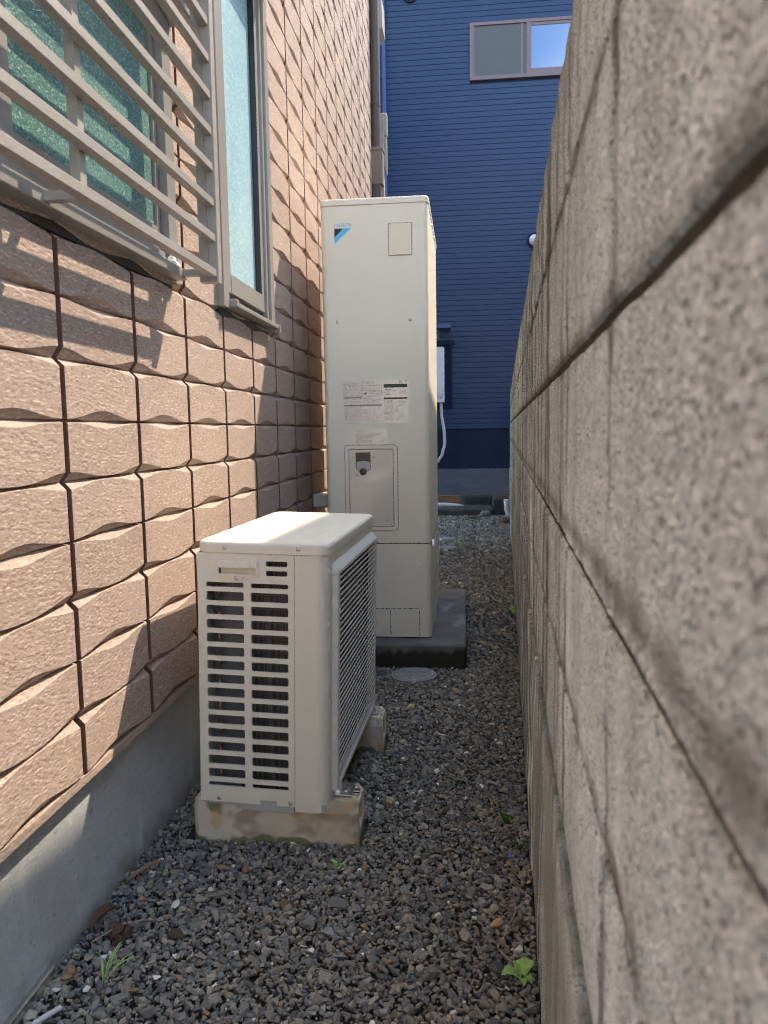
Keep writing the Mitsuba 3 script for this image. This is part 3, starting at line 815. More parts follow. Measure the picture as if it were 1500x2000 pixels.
for lx in (TX0 + 0.07, TX1 - 0.07):
    for ly in (TY0 + 0.1, TY1 - 0.1):
        part(TK, 'foot', rbox(lx - 0.04, lx + 0.04, ly - 0.04, ly + 0.04, PAD_Z - 0.002, ZB, 0.01), 'seam_dark')
FY = TY0
part(TK, 'side_seam', box(TX1 + 0.0003, TX1 + 0.0012, TY0 + 0.05, TY1 - 0.03, ZS - 0.002, ZS + 0.002), 'seam_dark')
hx = (-0.358, -0.252, CAM + 0.83, CAM + 0.974)
HATCH = part(TK, 'hatch', wallplate(rrect(hx[0], hx[2], hx[1], hx[3], 0.004), FY - 0.006, FY - 0.001), 'hatch_beige')
part(HATCH, 'latch', cat(box(-0.318, -0.285, FY - 0.009, FY - 0.0062, hx[2] + 0.001, hx[2] + 0.008)), 'cream_gloss')
part(HATCH, 'outline', wallplate(rrect(hx[0] - 0.0042, hx[2] - 0.0042, hx[1] + 0.0042, hx[3] + 0.0042, 0.005).difference(rrect(hx[0], hx[2], hx[1], hx[3], 0.004)), FY - 0.0012, FY + 0.0005), 'seam_soft')
# brand mark
LG = f'{TK}__logo'
tx = meshkit.text_mesh('DAIKIN', 0.0165, 0.0006, bold=False)
v = np.array(tx.vertices)
v[:, 0] += 0.28 * v[:, 1]
v[:, 0] *= 0.083 / (v[:, 0].max() - v[:, 0].min())
part(LG, 'lettering', trimesh.Trimesh(np.stack([v[:, 0] - v[:, 0].min() - 0.6195, FY - 0.0002 - v[:, 2], v[:, 1] + CAM + 0.9685], 1), tx.faces, process=False), 'logo_cyan')
lz = CAM + 0.9625
part(LG, 'dark_triangle', wallplate(sg.Polygon([(-0.6195, lz), (-0.577, lz), (-0.6195, lz - 0.0425)]), FY - 0.0008, FY), 'logo_black')
part(LG, 'blue_band', wallplate(sg.Polygon([(-0.5765, lz), (-0.538, lz), (-0.6195, lz - 0.0705), (-0.6195, lz - 0.043)]), FY - 0.0008, FY), 'logo_light')
for sx, sz, rr_ in ((-0.613, 0.527, 0.0085), (-0.261, 0.528, 0.0085), (-0.437, -0.545, 0.006), (-0.231, -0.545, 0.006)):
    part(TK, 'screw', screw(sx, FY, CAM + sz, rr_), 'screw_metal', smooth=30)
part(TK, 'bolt', tube([(-0.227, FY + 0.001, CAM - 0.654), (-0.227, FY - 0.006, CAM - 0.654)], 0.0095, 12), 'white_plastic', smooth=30)
for k in range(7):
    part(TK, 'screw', screw(TX1 + 0.001, TY0 + 0.10 + 0.13 * k, CAM + 1.052, 0.006, 'x'), 'screw_metal', smooth=30)


# printed labels
def line(a, b, w, y):
    a, b = np.asarray(a, float), np.asarray(b, float)
    d = (b - a) / (np.linalg.norm(b - a) + 1e-9)
    nrm = np.array([-d[1], d[0]]) * w / 2
    c = [a + nrm, b + nrm, b - nrm, a - nrm]
    return np.array([(p[0], y, p[1]) for p in c]), np.array([[0, 2, 1], [0, 3, 2]])


class Print:
    def __init__(self, x0, z0, w, h, y):
        self.x0, self.z0, self.w, self.h, self.y, self.V, self.F, self.n = x0, z0, w, h, y, [], [], 0

    def p(self, q):
        return (self.x0 + q[0] * self.w, self.z0 + q[1] * self.h)

    def seg(self, a, b, w=0.0011):
        v, f = line(self.p(a), self.p(b), w, self.y)
        self.V.append(v)
        self.F.append(f + self.n)
        self.n += 4

    def path(self, pts, w=0.0011):
        for a, b in zip(pts[:-1], pts[1:]):
            self.seg(a, b, w)

    def frame(self, a, b, w=0.001):
        self.path([a, (b[0], a[1]), b, (a[0], b[1]), a], w)

    def bar(self, a, b):
        zm = (a[1] + b[1]) / 2
        self.seg((a[0], zm), (b[0], zm), abs(b[1] - a[1]) * self.h)

    def text(self, x0, x1, z, r, w=0.0016):
        x = x0
        while x < x1 - 0.004:
            l = min(r.uniform(0.006, 0.028), x1 - x)
            self.seg((x, z), (x + l, z), w * r.uniform(0.5, 1.0))
            x += l + r.uniform(0.003, 0.008)

    def glyph(self, strokes, x, z, s, w):
        for st in strokes:
            self.path([(x + q[0] * s / self.w, z + q[1] * s / self.h) for q in st], w)

    def mesh(self):
        return trimesh.Trimesh(np.concatenate(self.V), np.concatenate(self.F), process=False)


GLYPHS = [  # the heading of the safety label, stroke by stroke
    [[(.5, 1), (.5, .88)], [(.1, .7), (.1, .85), (.9, .85), (.9, .7)], [(.45, .75), (.25, .35), (.75, 0)], [(.7, .55), (.55, .2), (.15, 0)], [(.05, .5), (.95, .5)]],
    [[(.05, .6), (.5, 1), (.95, .6)], [(.25, .55), (.75, .55)], [(.3, .3), (.7, .3)], [(.1, .02), (.9, .02)], [(.5, .55), (.5, .02)]],
    [[(.45, 1), (.45, .05)], [(.45, .6), (.85, .6)], [(.05, .05), (.95, .05)]],
    [[(.55, .85), (.4, .25), (.2, .15), (.08, .4), (.2, .75), (.55, .88), (.85, .7), (.9, .4), (.75, .15), (.55, .05)]],
    [[(.2, .8), (.7, .8)], [(.15, .45), (.15, .2), (.3, .1), (.8, .1)], [(.8, 1), (.85, .88)], [(.92, 1), (.97, .88)]],
    [[(.1, .9), (.22, .8)], [(.05, .65), (.18, .55)], [(.05, .05), (.22, .35)], [(.6, 1), (.65, .88)], [(.35, .8), (.95, .8)], [(.4, .45), (.9, .45)], [(.3, .05), (1, .05)], [(.65, .8), (.65, .05)]],
    [[(.5, 1), (.5, .9)], [(.15, .9), (.85, .9)], [(.3, .85), (.35, .76)], [(.7, .85), (.65, .76)], [(.05, .73), (.95, .73)], [(.25, .63), (.75, .63), (.75, .35), (.25, .35), (.25, .63)], [(.25, .49), (.75, .49)], [(.1, .22), (.05, .05)], [(.3, .25), (.35, .05), (.7, .05), (.75, .15)], [(.85, .25), (.95, .1)]]]
lx0, lx1, lz0, lz1 = -0.597, -0.275, CAM + 0.037, CAM + 0.25
LAB = part(TK, 'safety_label', wallplate(rrect(lx0, lz0, lx1, lz1, 0.003), FY - 0.0009, FY - 0.0001), 'label_film', label='silvery safety instruction label printed in Japanese')
ink, grey = Print(lx0, lz0, lx1 - lx0, lz1 - lz0, FY - 0.0014), Print(lx0, lz0, lx1 - lx0, lz1 - lz0, FY - 0.0013)
r = np.random.default_rng(8)
for k, st in enumerate(GLYPHS):
    ink.glyph(st, 0.014 + 0.0285 * k, 0.885, 0.0082, 0.0009)
ink.text(0.015, 0.18, 0.955, r, 0.0012)
ink.frame((0.235, 0.90), (0.475, 0.945), 0.0008)
ink.text(0.245, 0.47, 0.925, r, 0.0012)
for (a, b) in (((0.02, 0.62), (0.30, 0.87)), ((0.31, 0.62), (0.60, 0.87))):
    ink.frame(a, b, 0.0009)
    ink.seg((a[0], (a[1] + b[1]) / 2), (b[0], (a[1] + b[1]) / 2), 0.0008)
for cx, cz in ((0.055, 0.80), (0.055, 0.68), (0.36, 0.81)):
    ink.path([(cx - 0.022, cz - 0.028), (cx + 0.022, cz - 0.028), (cx, cz + 0.03), (cx - 0.022, cz - 0.028)], 0.0011)
    ink.seg((cx, cz - 0.005), (cx, cz + 0.015), 0.0012)
ang = np.linspace(0, 2 * math.pi, 13)
ink.path([(0.36 + 0.012 * math.cos(a), 0.685 + 0.019 * math.sin(a)) for a in ang], 0.0042)
for z in np.linspace(0.645, 0.85, 7):
    grey.text(0.095, 0.29, z, r, 0.0022)
    grey.text(0.40, 0.59, z, r, 0.0022)
ink.text(0.09, 0.18, 0.857, r, 0.002)
ink.text(0.40, 0.50, 0.853, r, 0.002)
ink.text(0.40, 0.51, 0.728, r, 0.0022)
ink.text(0.323, 0.337, 0.80, r, 0.008)
ink.text(0.323, 0.337, 0.67, r, 0.008)
grey.bar((0.02, 0.575), (0.30, 0.61))
grey.bar((0.02, 0.395), (0.60, 0.435))
ink.text(0.03, 0.12, 0.592, r, 0.0022)
ink.text(0.12, 0.19, 0.416, r, 0.002)
ink.text(0.32, 0.43, 0.575, r, 0.0028)
for z in np.linspace(0.48, 0.55, 3):
    grey.text(0.035, 0.29, z, r, 0.002)
for z in np.linspace(0.485, 0.54, 3):
    grey.text(0.32, 0.59, z, r, 0.002)
for z in np.linspace(0.02, 0.365, 15):
    grey.text(0.03, 0.295, z, r, 0.0022)
ink.text(0.03, 0.10, 0.245, r, 0.0026)
ink.text(0.03, 0.08, 0.155, r, 0.0026)
ink.frame((0.32, 0.245), (0.405, 0.33), 0.0007)
ink.path([(0.365, 0.31), (0.365, 0.265)], 0.003)
ink.text(0.345, 0.385, 0.225, r, 0.002)
ink.frame((0.32, 0.04), (0.41, 0.17), 0.0007)
ink.path([(0.335, 0.11), (0.36, 0.14), (0.385, 0.10), (0.35, 0.10)], 0.0012)
ink.path([(0.43, 0.28), (0.445, 0.2), (0.45, 0.04)], 0.001)
ink.path([(0.49, 0.37), (0.485, 0.2), (0.475, 0.05), (0.47, 0.02)], 0.0012)
ink.path([(0.53, 0.10), (0.545, 0.15), (0.56, 0.18)], 0.0018)
ink.path([(0.53, 0.32), (0.545, 0.35), (0.56, 0.33), (0.555, 0.37)], 0.001)
ink.path([(0.46, 0.05), (0.48, 0.03), (0.505, 0.05)], 0.0022)
ink.frame((0.52, 0.04), (0.59, 0.2), 0.0006)
# right-hand column
ink.bar((0.63, 0.805), (0.985, 0.885))
ink.bar((0.63, 0.545), (0.985, 0.585))
ink.path([(0.86, 0.93), (0.88, 0.965), (0.895, 0.93), (0.87, 0.92), (0.885, 0.90), (0.91, 0.945)], 0.0015)
ink.text(0.935, 0.985, 0.955, r, 0.002)
ink.text(0.935, 0.985, 0.925, r, 0.002)
for q in (0.66, 0.685, 0.705, 0.735):
    ink.seg((q, 0.765), (q, 0.64), 0.0009)
ink.text(0.655, 0.74, 0.765, r, 0.003)
ink.text(0.665, 0.72, 0.655, r, 0.003)
ink.text(0.77, 0.83, 0.727, r, 0.0025)
grey.frame((0.885, 0.66), (0.965, 0.74), 0.0007)
for z in (0.68, 0.7, 0.72, 0.755):
    grey.text(0.87, 0.965, z, r, 0.0018)
for z in np.linspace(0.22, 0.52, 12):
    grey.text(0.64, 0.775, z, r, 0.0022)
for z in np.linspace(0.06, 0.19, 6):
    grey.text(0.64, 0.775, z, r, 0.0022)
ink.text(0.64, 0.69, 0.215, r, 0.0026)
ink.path([(0.82, 0.30), (0.825, 0.36), (0.86, 0.40), (0.92, 0.415)], 0.0018)
ink.frame((0.80, 0.27), (0.84, 0.31), 0.0012)
grey.frame((0.79, 0.24), (0.97, 0.44), 0.0007)
ink.text(0.855, 0.91, 0.29, r, 0.0022)
for z in (0.47, 0.49, 0.51):
    grey.text(0.85, 0.97, z, r, 0.0022)
grey.frame((0.81, 0.06), (0.97, 0.21), 0.0007)
ink.text(0.86, 0.92, 0.19, r, 0.003)
for z in (0.085, 0.105, 0.125, 0.145, 0.165):
    grey.text(0.825, 0.955, z, r, 0.0022)
part(LAB, 'print', ink.mesh(), 'print_ink', kind='stuff', label='dark printed text, warning triangles and diagrams')
part(LAB, 'fine_print', grey.mesh(), 'print_grey', kind='stuff', label='small grey printed text lines')
qx0, qx1, qz0, qz1 = -0.541, -0.381, CAM - 0.058, CAM + 0.011
LAB2 = part(TK, 'rating_label', wallplate(rrect(qx0, qz0, qx1, qz1, 0.003), FY - 0.0009, FY - 0.0001), 'label_film')
ink2 = Print(qx0, qz0, qx1 - qx0, qz1 - qz0, FY - 0.0014)
ink2.frame((0.03, 0.8), (0.44, 0.94), 0.0006)
ink2.text(0.06, 0.36, 0.87, r, 0.0034)
for z in (0.66, 0.57, 0.48, 0.39, 0.30, 0.21):
    ink2.text(0.04, 0.80 if z > 0.5 else 0.58, z, r, 0.0034)
ink2.text(0.05, 0.44, 0.09, r, 0.0052)
ink2.path([(0.47, 0.13), (0.53, 0.13), (0.525, 0.06), (0.5, 0.03), (0.475, 0.06), (0.47, 0.13)], 0.0014)
ink2.text(0.58, 0.64, 0.09, r, 0.004)
ink2.text(0.66, 0.82, 0.09, r, 0.002)
part(LAB2, 'print', ink2.mesh(), 'print_grey', kind='stuff', label='small printed rating text')
dot = tube([(qx0 + 0.88 * (qx1 - qx0), FY - 0.0012, qz0 + 0.24 * (qz1 - qz0)), (qx0 + 0.88 * (qx1 - qx0), FY - 0.0022, qz0 + 0.24 * (qz1 - qz0))], 0.0105, 18)
part(LAB2, 'round_sticker', dot, 'heater_white')
# service cover with window and knob
cx0, cx1, cz0, cz1 = -0.589, -0.333, CAM - 0.487, CAM - 0.069
outer, inner = rrect(cx0, cz0, cx1, cz1, 0.018), rrect(cx0 + 0.017, cz0 + 0.017, cx1 - 0.017, cz1 - 0.017, 0.006)
ch = cat(wallplate(outer.difference(inner), FY - 0.006, FY - 0.0005), wallplate(outer.buffer(-0.003).difference(inner.buffer(0.003)), FY - 0.0085, FY - 0.006))
COV = part(TK, 'service_cover', ch, 'cream_gloss')
part(COV, 'recess_line', wallplate(inner, FY - 0.0014, FY - 0.0004), 'seam_soft')
part(COV, 'plate', wallplate(inner.buffer(-0.0042), FY - 0.0052, FY - 0.0015), 'clear_cover')
part(COV, 'step_line', wallplate(inner.buffer(-0.016).difference(inner.buffer(-0.0178)), FY - 0.0064, FY - 0.0053), 'cream_gloss')
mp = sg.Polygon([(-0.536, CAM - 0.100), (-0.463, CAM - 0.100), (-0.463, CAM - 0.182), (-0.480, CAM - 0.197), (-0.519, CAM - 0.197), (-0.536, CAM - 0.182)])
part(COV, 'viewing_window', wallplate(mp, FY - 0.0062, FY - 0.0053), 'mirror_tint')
part(COV, 'painted_reflection', wallplate(sg.Polygon([(-0.533, CAM - 0.150), (-0.500, CAM - 0.143), (-0.466, CAM - 0.150), (-0.466, CAM - 0.181), (-0.481, CAM - 0.195), (-0.518, CAM - 0.195), (-0.533, CAM - 0.181)]), FY - 0.0068, FY - 0.0063), 'grey_plastic')  # grey polygon paints the reflection in the lower half of the window
part(COV, 'rim_shade', wallplate(outer.buffer(0.004).difference(outer), FY - 0.0016, FY + 0.0004), 'seam_soft')  # darker outline painted in as edge shading round the rim
part(COV, 'knob', tube([(-0.500, FY - 0.0063, CAM - 0.196), (-0.500, FY - 0.012, CAM - 0.196), (-0.500, FY - 0.0135, CAM - 0.196)], [0.0175, 0.0175, 0.014], 20), 'black_plastic', smooth=40)
for sx, sz in ((-0.446, -0.125), (-0.531, -0.213), (-0.386, -0.436)):
    part(COV, 'screw', screw(sx, FY - 0.0056, CAM + sz, 0.0065), 'screw_metal', smooth=30)


# punched knock-out outlines at the bottom
def dashes(a, b, n):
    a, b = np.array(a, float), np.array(b, float)
    out = []
    for k in range(n):
        p, q = a + (b - a) * (k + 0.1) / n, a + (b - a) * (k + 0.9) / n
        v, f = line(p, q, 0.0034, FY - 0.0006)
        out.append(trimesh.Trimesh(v, f, process=False))
    return cat(*out)


for a, b, n in (((-0.64, CAM - 0.880), (-0.376, CAM - 0.880), 9), ((-0.376, CAM - 0.880), (-0.232, CAM - 0.880), 5), ((-0.376, CAM - 0.885), (-0.376, CAM - 1.02), 4), ((-0.231, CAM - 0.885), (-0.231, CAM - 1.02), 5)):
    part(TK, 'knockout_slits', dashes(a, b, n), 'seam_dark')
part(TK, 'pipe_cover', rbox(-0.80, TX0 - 0.0005, 3.95, 4.03, CAM - 0.395, CAM - 0.325, 0.012, 0.01, 0.01), 'grey_plastic', smooth=35)
part(TK, 'earth_wire', tube([(TX1 + 0.006, 4.55, CAM - 0.62), (TX1 + 0.016, 4.5, CAM - 0.66), (TX1 + 0.012, 4.3, CAM - 0.78), (TX1 + 0.01, 4.05, CAM - 0.95), (TX1 + 0.012, 3.95, CAM - 1.02)], 0.003, 6), 'zinc', smooth=40)
part(TK, 'side_bracket', cat(cbox(TX1 + 0.001, TX1 + 0.016, TY0 + 0.06, TY0 + 0.085, ZS - 0.02, ZS + 0.012, 0.002), cbox(TX1 + 0.001, TX1 + 0.01, 4.52, 4.56, CAM - 0.66, CAM - 0.6, 0.002)), 'zinc')

# ------------------------------------------------------------------ outdoor unit of the heat pump
OU = thing('heat_pump_unit', 'beige outdoor heat pump unit with slotted side standing on two concrete blocks', 'outdoor unit')
OH, OW, OD = 0.750, 0.362, 0.76
TO = T().translate([-0.384, 1.985, CAM - 1.046]).rotate([0, 1, 0], math.degrees(0.026)).rotate([0, 0, 1], -math.degrees(0.038))


def opart(parent, name, mesh, m, smooth=False, **k):
    return part(parent, name, mesh, m, smooth, TO, **k)


LIDZ = 0.718
R0 = 0.034
# side panel with the air slots
px0, px1 = -OW + 0.0015, -0.091
panel = sg.box(px0, 0.012, px1, LIDZ)
pitch, sh = 0.0387, 0.0262
slots = []
for k in range(14):
    zt = 0.6115 - pitch * k
    slots += [rrect(-0.338, zt - sh, -0.232, zt, 0.005), rrect(-0.2125, zt - sh, -0.108, zt, 0.005)]
slots += [rrect(-0.338, 0.6235, -0.232, 0.637, 0.004), rrect(-0.2125, 0.6235, -0.108, 0.637, 0.004), rrect(-0.338, 0.0575, -0.232, 0.0695, 0.004), rrect(-0.2125, 0.0575, -0.108, 0.0695, 0.004),
          rrect(-0.170, 0.684, -0.110, 0.699, 0.004), rrect(-0.170, 0.658, -0.110, 0.673, 0.004)]
allslots = unary_union(slots)
pocket = rrect(-0.301, 0.660, -0.199, 0.690, 0.003)
notch = sg.box(-0.19, 0.0, -0.141, 0.024)
front = wallplate(panel.difference(allslots).difference(pocket).difference(notch), 0.0, 0.0015)
lips = wallplate(panel.difference(notch).intersection(unary_union([s.buffer(0.0022) for s in slots])).difference(allslots.buffer(-0.0003)), 0.0016, 0.006)
opart(OU, 'side_panel', cat(front, lips), 'cream_paint', label='slotted side panel')
opart(OU, 'base_pan', cat(box(-OW + 0.02, -0.006, 0.004, OD - 0.01, 0.004, 0.022), wallplate(sg.Polygon([(-0.25, 0.004), (-0.235, -0.006), (-0.093, -0.008), (-0.093, 0.022), (-0.25, 0.022)]), 0.0018, 0.01)), 'grey_plastic')
# front panel wraps round the corner
arc = [(-R0 + R0 * math.sin(a), R0 - R0 * math.cos(a)) for a in np.linspace(0, math.pi / 2, 9)]
pathp = [(-0.0895, 0.0)] + arc + [(0.0, 0.05)]
strip = sg.LineString(pathp).buffer(0.0012, cap_style='flat', join_style='mitre')
fp = extrude(strip, LIDZ - 0.0)
fp = cat(fp, sideplate(sg.box(0.05, 0.0, OD, LIDZ).difference(sg.box(0.065, 0.06, OD - 0.045, 0.665)), -0.0012, 0.0012))
opart(OU, 'front_panel', fp, 'cream_paint', 30)
opart(OU, 'back_panel', cat(box(-OW + 0.002, -0.003, OD - 0.003, OD, 0.012, LIDZ), box(-OW, -OW + 0.0014, 0.0, OD, 0.012, LIDZ)), 'cream_paint')
opart(OU, 'panel_seam', box(-0.0915, -0.0893, 0.0012, 0.008, 0.0, LIDZ), 'seam_dark')
opart(OU, 'lid', cat(rbox(-OW - 0.003, 0.005, -0.005, OD + 0.003, LIDZ + 0.0015, OH, R0 + 0.004, 0.011, 0.0, 9)), 'cream_paint', 30)
# shallow pressed ribs on the lid
opart(OU, 'lid_rib', cat(*[hull([(x - w, 0.06, OH - 0.0004), (x + w, 0.06, OH - 0.0004), (x - w, OD - 0.06, OH - 0.0004), (x + w, OD - 0.06, OH - 0.0004), (x - w + 0.006, 0.066, OH + 0.0018), (x + w - 0.006, 0.066, OH + 0.0018), (x - w + 0.006, OD - 0.066, OH + 0.0018), (x + w - 0.006, OD - 0.066, OH + 0.0018)]) for x, w in ((-0.27, 0.035), (-0.09, 0.035))]), 'cream_paint')
for sx, sz in ((-0.283, 0.733), (-0.079, 0.735)):
    opart(OU, 'screw', screw(sx, -0.0052, sz, 0.0062), 'screw_metal', 30)
for sx, sz in ((-0.308, 0.022), (-0.103, 0.022)):
    opart(OU, 'screw', screw(sx, 0.0, sz, 0.0062), 'screw_metal', 30)
# handle
hr = rrect(-0.3095, 0.6535, -0.188, 0.7005, 0.006)
tab = rrect(-0.266, 0.640, -0.234, 0.66, 0.006)
HD = opart(OU, 'handle', cat(wallplate(unary_union([hr, tab]).difference(rrect(-0.300, 0.662, -0.196, 0.688, 0.003)), -0.006, -0.0003)), 'cream_gloss')
opart(HD, 'grip', hull([(-0.3005, -0.007, 0.697), (-0.1955, -0.007, 0.697), (-0.3005, -0.011, 0.680), (-0.1955, -0.011, 0.680), (-0.3005, -0.001, 0.676), (-0.1955, -0.001, 0.676), (-0.3005, -0.003, 0.698), (-0.1955, -0.003, 0.698)]), 'cream_gloss')
for k in range(4):
    xx = -0.286 + 0.025 * k
    opart(HD, 'rib', hull([(xx - 0.0015, -0.0065, 0.697), (xx + 0.0015, -0.0065, 0.697), (xx - 0.0015, -0.0135, 0.6825), (xx + 0.0015, -0.0135, 0.6825), (xx - 0.0015, -0.008, 0.682), (xx + 0.0015, -0.008, 0.682)]), 'cream_gloss')
opart(HD, 'pocket', cat(box(-0.30, -0.197, 0.012, 0.014, 0.655, 0.69), box(-0.30, -0.197, 0.0002, 0.012, 0.6585, 0.6605)), 'cream_paint')
opart(HD, 'screw', screw(-0.250, -0.006, 0.651, 0.0062), 'screw_metal', 30)
# coil behind the slots
opart(OU, 'coil', box(-0.222, -0.05, 0.045, 0.07, 0.03, 0.70), 'fin_dark')
opart(OU, 'coil_end', cat(box(-0.300, -0.224, 0.06, 0.063, 0.03, 0.70), box(-0.345, -0.3005, 0.075, 0.078, 0.03, 0.70)), 'fin_grey')
for k in range(15):
    opart(OU, 'fin_tube', tube([(-0.23, 0.0415, 0.055 + 0.0387 * k + 0.0), (-0.06, 0.0415, 0.055 + 0.0387 * k)], 0.0016, 6), 'fin_grey', 40)
for k in range(9):
    zc = 0.075 + 0.066 * k
    a = np.linspace(-math.pi / 2, math.pi / 2, 9)
    opart(OU, 'copper_bend', tube([(-0.322 + 0.006 * math.cos(q), 0.06 - 0.022 * math.cos(q), zc + 0.016 * math.sin(q)) for q in a], 0.0036, 8), 'copper', 40)
opart(OU, 'inner_wall', cat(box(-0.355, -0.03, 0.30, 0.303, 0.03, 0.71)), 'black_plastic')
# the fan guard on the alley side
gy0, gy1, gz0, gz1 = 0.045, OD - 0.03, 0.045, 0.690
gf = sg.box(gy0, gz0, gy1, gz1)
gi = sg.box(gy0 + 0.03, gz0 + 0.02, gy1 - 0.02, gz1 - 0.03)
hood = hull([(0.0013, gy0, gz1), (0.0013, gy1, gz1), (0.0013, gy0, gz1 - 0.03), (0.0013, gy1, gz1 - 0.03), (0.021, gy0 + 0.004, gz1 - 0.03), (0.021, gy1 - 0.004, gz1 - 0.03), (0.021, gy0 + 0.004, gz1 - 0.022), (0.021, gy1 - 0.004, gz1 - 0.022), (0.017, gy0 + 0.002, gz1 - 0.016), (0.017, gy1 - 0.002, gz1 - 0.016)])
FG = opart(OU, 'fan_guard', cat(hood, cbox(0.0013, 0.0205, gy0 + 0.001, gy0 + 0.028, gz0, gz1 - 0.0305, 0.003), cbox(0.0013, 0.0205, gy1 - 0.022, gy1 - 0.001, gz0, gz1 - 0.0305, 0.003), cbox(0.0013, 0.0205, gy0 + 0.0285, gy1 - 0.0225, gz0, gz0 + 0.018, 0.003)), 'guard_sky_grey')
opart(FG, 'dark_backing', box(-0.016, -0.0135, 0.05, OD - 0.01, 0.03, 0.71), 'black_plastic')  # black sheet added for the interior shade, keeps the slat gaps dark
ns = 35
for k in range(ns):
    z = gz0 + 0.028 + (gz1 - gz0 - 0.073) * k / (ns - 1)
    m = hull([(x, y, z + dz) for y in (gy0 + 0.0285, gy1 - 0.0225) for x, dz in ((0.0160, 0.0020), (0.0160, -0.0016), (0.0170, 0.0020), (0.0179, 0.0008), (0.0179, -0.0022))])
    opart(FG, 'slat', m, 'guard_sky_grey')
for z in (0.17, 0.55):
    opart(FG, 'notch', box(0.0135, 0.0215, gy0 + 0.016, gy0 + 0.0305, z, z + 0.012), 'cream_gloss')
for k in range(9):
    z = 0.675 - 0.0725 * k
    opart(OU, 'dimple', rbox(-0.0005, 0.003, 0.016, 0.024, z - 0.005, z + 0.005, 0.001, 0.003, 0.003), 'cream_paint', 40)
# feet, bolts and bracket plates (upright, so in world axes)
for yb in (2.035, 2.665):
    bz = CAM - 1.022
    part(OU, 'foot', cat(box(-0.74, -0.36, yb + 0.02, yb + 0.07, bz, bz + 0.022)), 'zinc')
    part(OU, 'bracket_plate', cat(cbox(-0.372, -0.322, yb + 0.005, yb + 0.085, bz + 0.001, bz + 0.006, 0.001), cbox(-0.385, -0.379, yb + 0.005, yb + 0.085, bz + 0.001, bz + 0.04, 0.001), box(-0.322, -0.305, yb + 0.036, yb + 0.044, bz + 0.001, bz + 0.004)), 'zinc')
    part(OU, 'bolt', cat(tube([(-0.345, yb + 0.04, bz), (-0.345, yb + 0.04, bz + 0.032)], 0.0052, 8), tube([(-0.345, yb + 0.04, bz + 0.0065), (-0.345, yb + 0.04, bz + 0.016)], 0.011, 6), tube([(-0.345, yb + 0.04, bz + 0.006), (-0.345, yb + 0.04, bz + 0.0085)], 0.014, 14)), 'zinc')


# concrete support blocks
def pedestal(y0, label):
    key = thing('concrete_block', label, 'concrete block', 'concrete blocks under the heat pump unit')
    xa, xb, zt, zb = -0.772, -0.302, CAM - 1.024, -0.06
    pts = []
    d = 0.145
    for x, ins in ((xa, 0.012), (xa + 0.014, 0.0), (xb - 0.014, 0.0), (xb, 0.012)):
        for y, z in ((0.0 + ins, zb), (0.0 + ins, zt - 0.03), (0.014 + ins, zt - (0.010 if ins else 0)), (d - 0.014 - ins, zt - (0.010 if ins else 0)), (d - ins, zt - 0.03), (d - ins, zb)):
            pts.append((x, y0 + y, z))
    m = hull(pts)
    cut = hull([(xb + 0.01, y0 + 0.035, zt - 0.022), (xb + 0.01, y0 + d - 0.035, zt - 0.022), (xb + 0.01, y0 + 0.035, zt - 0.095), (xb + 0.01, y0 + d - 0.035, zt - 0.095),
                (xb - 0.018, y0 + 0.05, zt - 0.035), (xb - 0.018, y0 + d - 0.05, zt - 0.035), (xb - 0.018, y0 + 0.05, zt - 0.08), (xb - 0.018, y0 + d - 0.05, zt - 0.08)])
    m = trimesh.boolean.difference([m, cut], engine='manifold')
    v, f = trimesh.remesh.subdivide_to_size(m.vertices, m.faces, 0.04)
    m = trimesh.Trimesh(v, f)
    m.merge_vertices()
    part(key, 'body', rough(m, 0.0018, 25.0, 2), 'pedestal_concrete', 35)
    part(key, 'rail', cat(box(xa + 0.03, xb - 0.004, y0 + 0.05, y0 + 0.062, zt - 0.004, zt + 0.0016), box(xa + 0.03, xb - 0.004, y0 + 0.082, y0 + 0.094, zt - 0.004, zt + 0.0016)), 'zinc')
    part(key, 'rubber', box(xa + 0.03, xb - 0.004, y0 + 0.064, y0 + 0.08, zt - 0.004, zt + 0.0012), 'black_plastic')
    return key


pedestal(2.003, 'near stained concrete block with moss under the slotted side of the outdoor unit')
pedestal(2.635, 'far concrete block under the fan end of the outdoor unit')

# ------------------------------------------------------------------ gravel: one mesh of separate stones
rng = np.random.default_rng(21)
shapes = []
for s in range(14):
    q = np.random.default_rng(100 + s)
    pts = q.normal(size=(9 if s % 2 else 11, 3))
    pts /= np.linalg.norm(pts, axis=1, keepdims=True)
    pts *= [1.0, q.uniform(0.6, 0.9), q.uniform(0.4, 0.65)]
    h = trimesh.convex.convex_hull(pts)
    shapes.append((np.array(h.vertices), np.array(h.faces)))


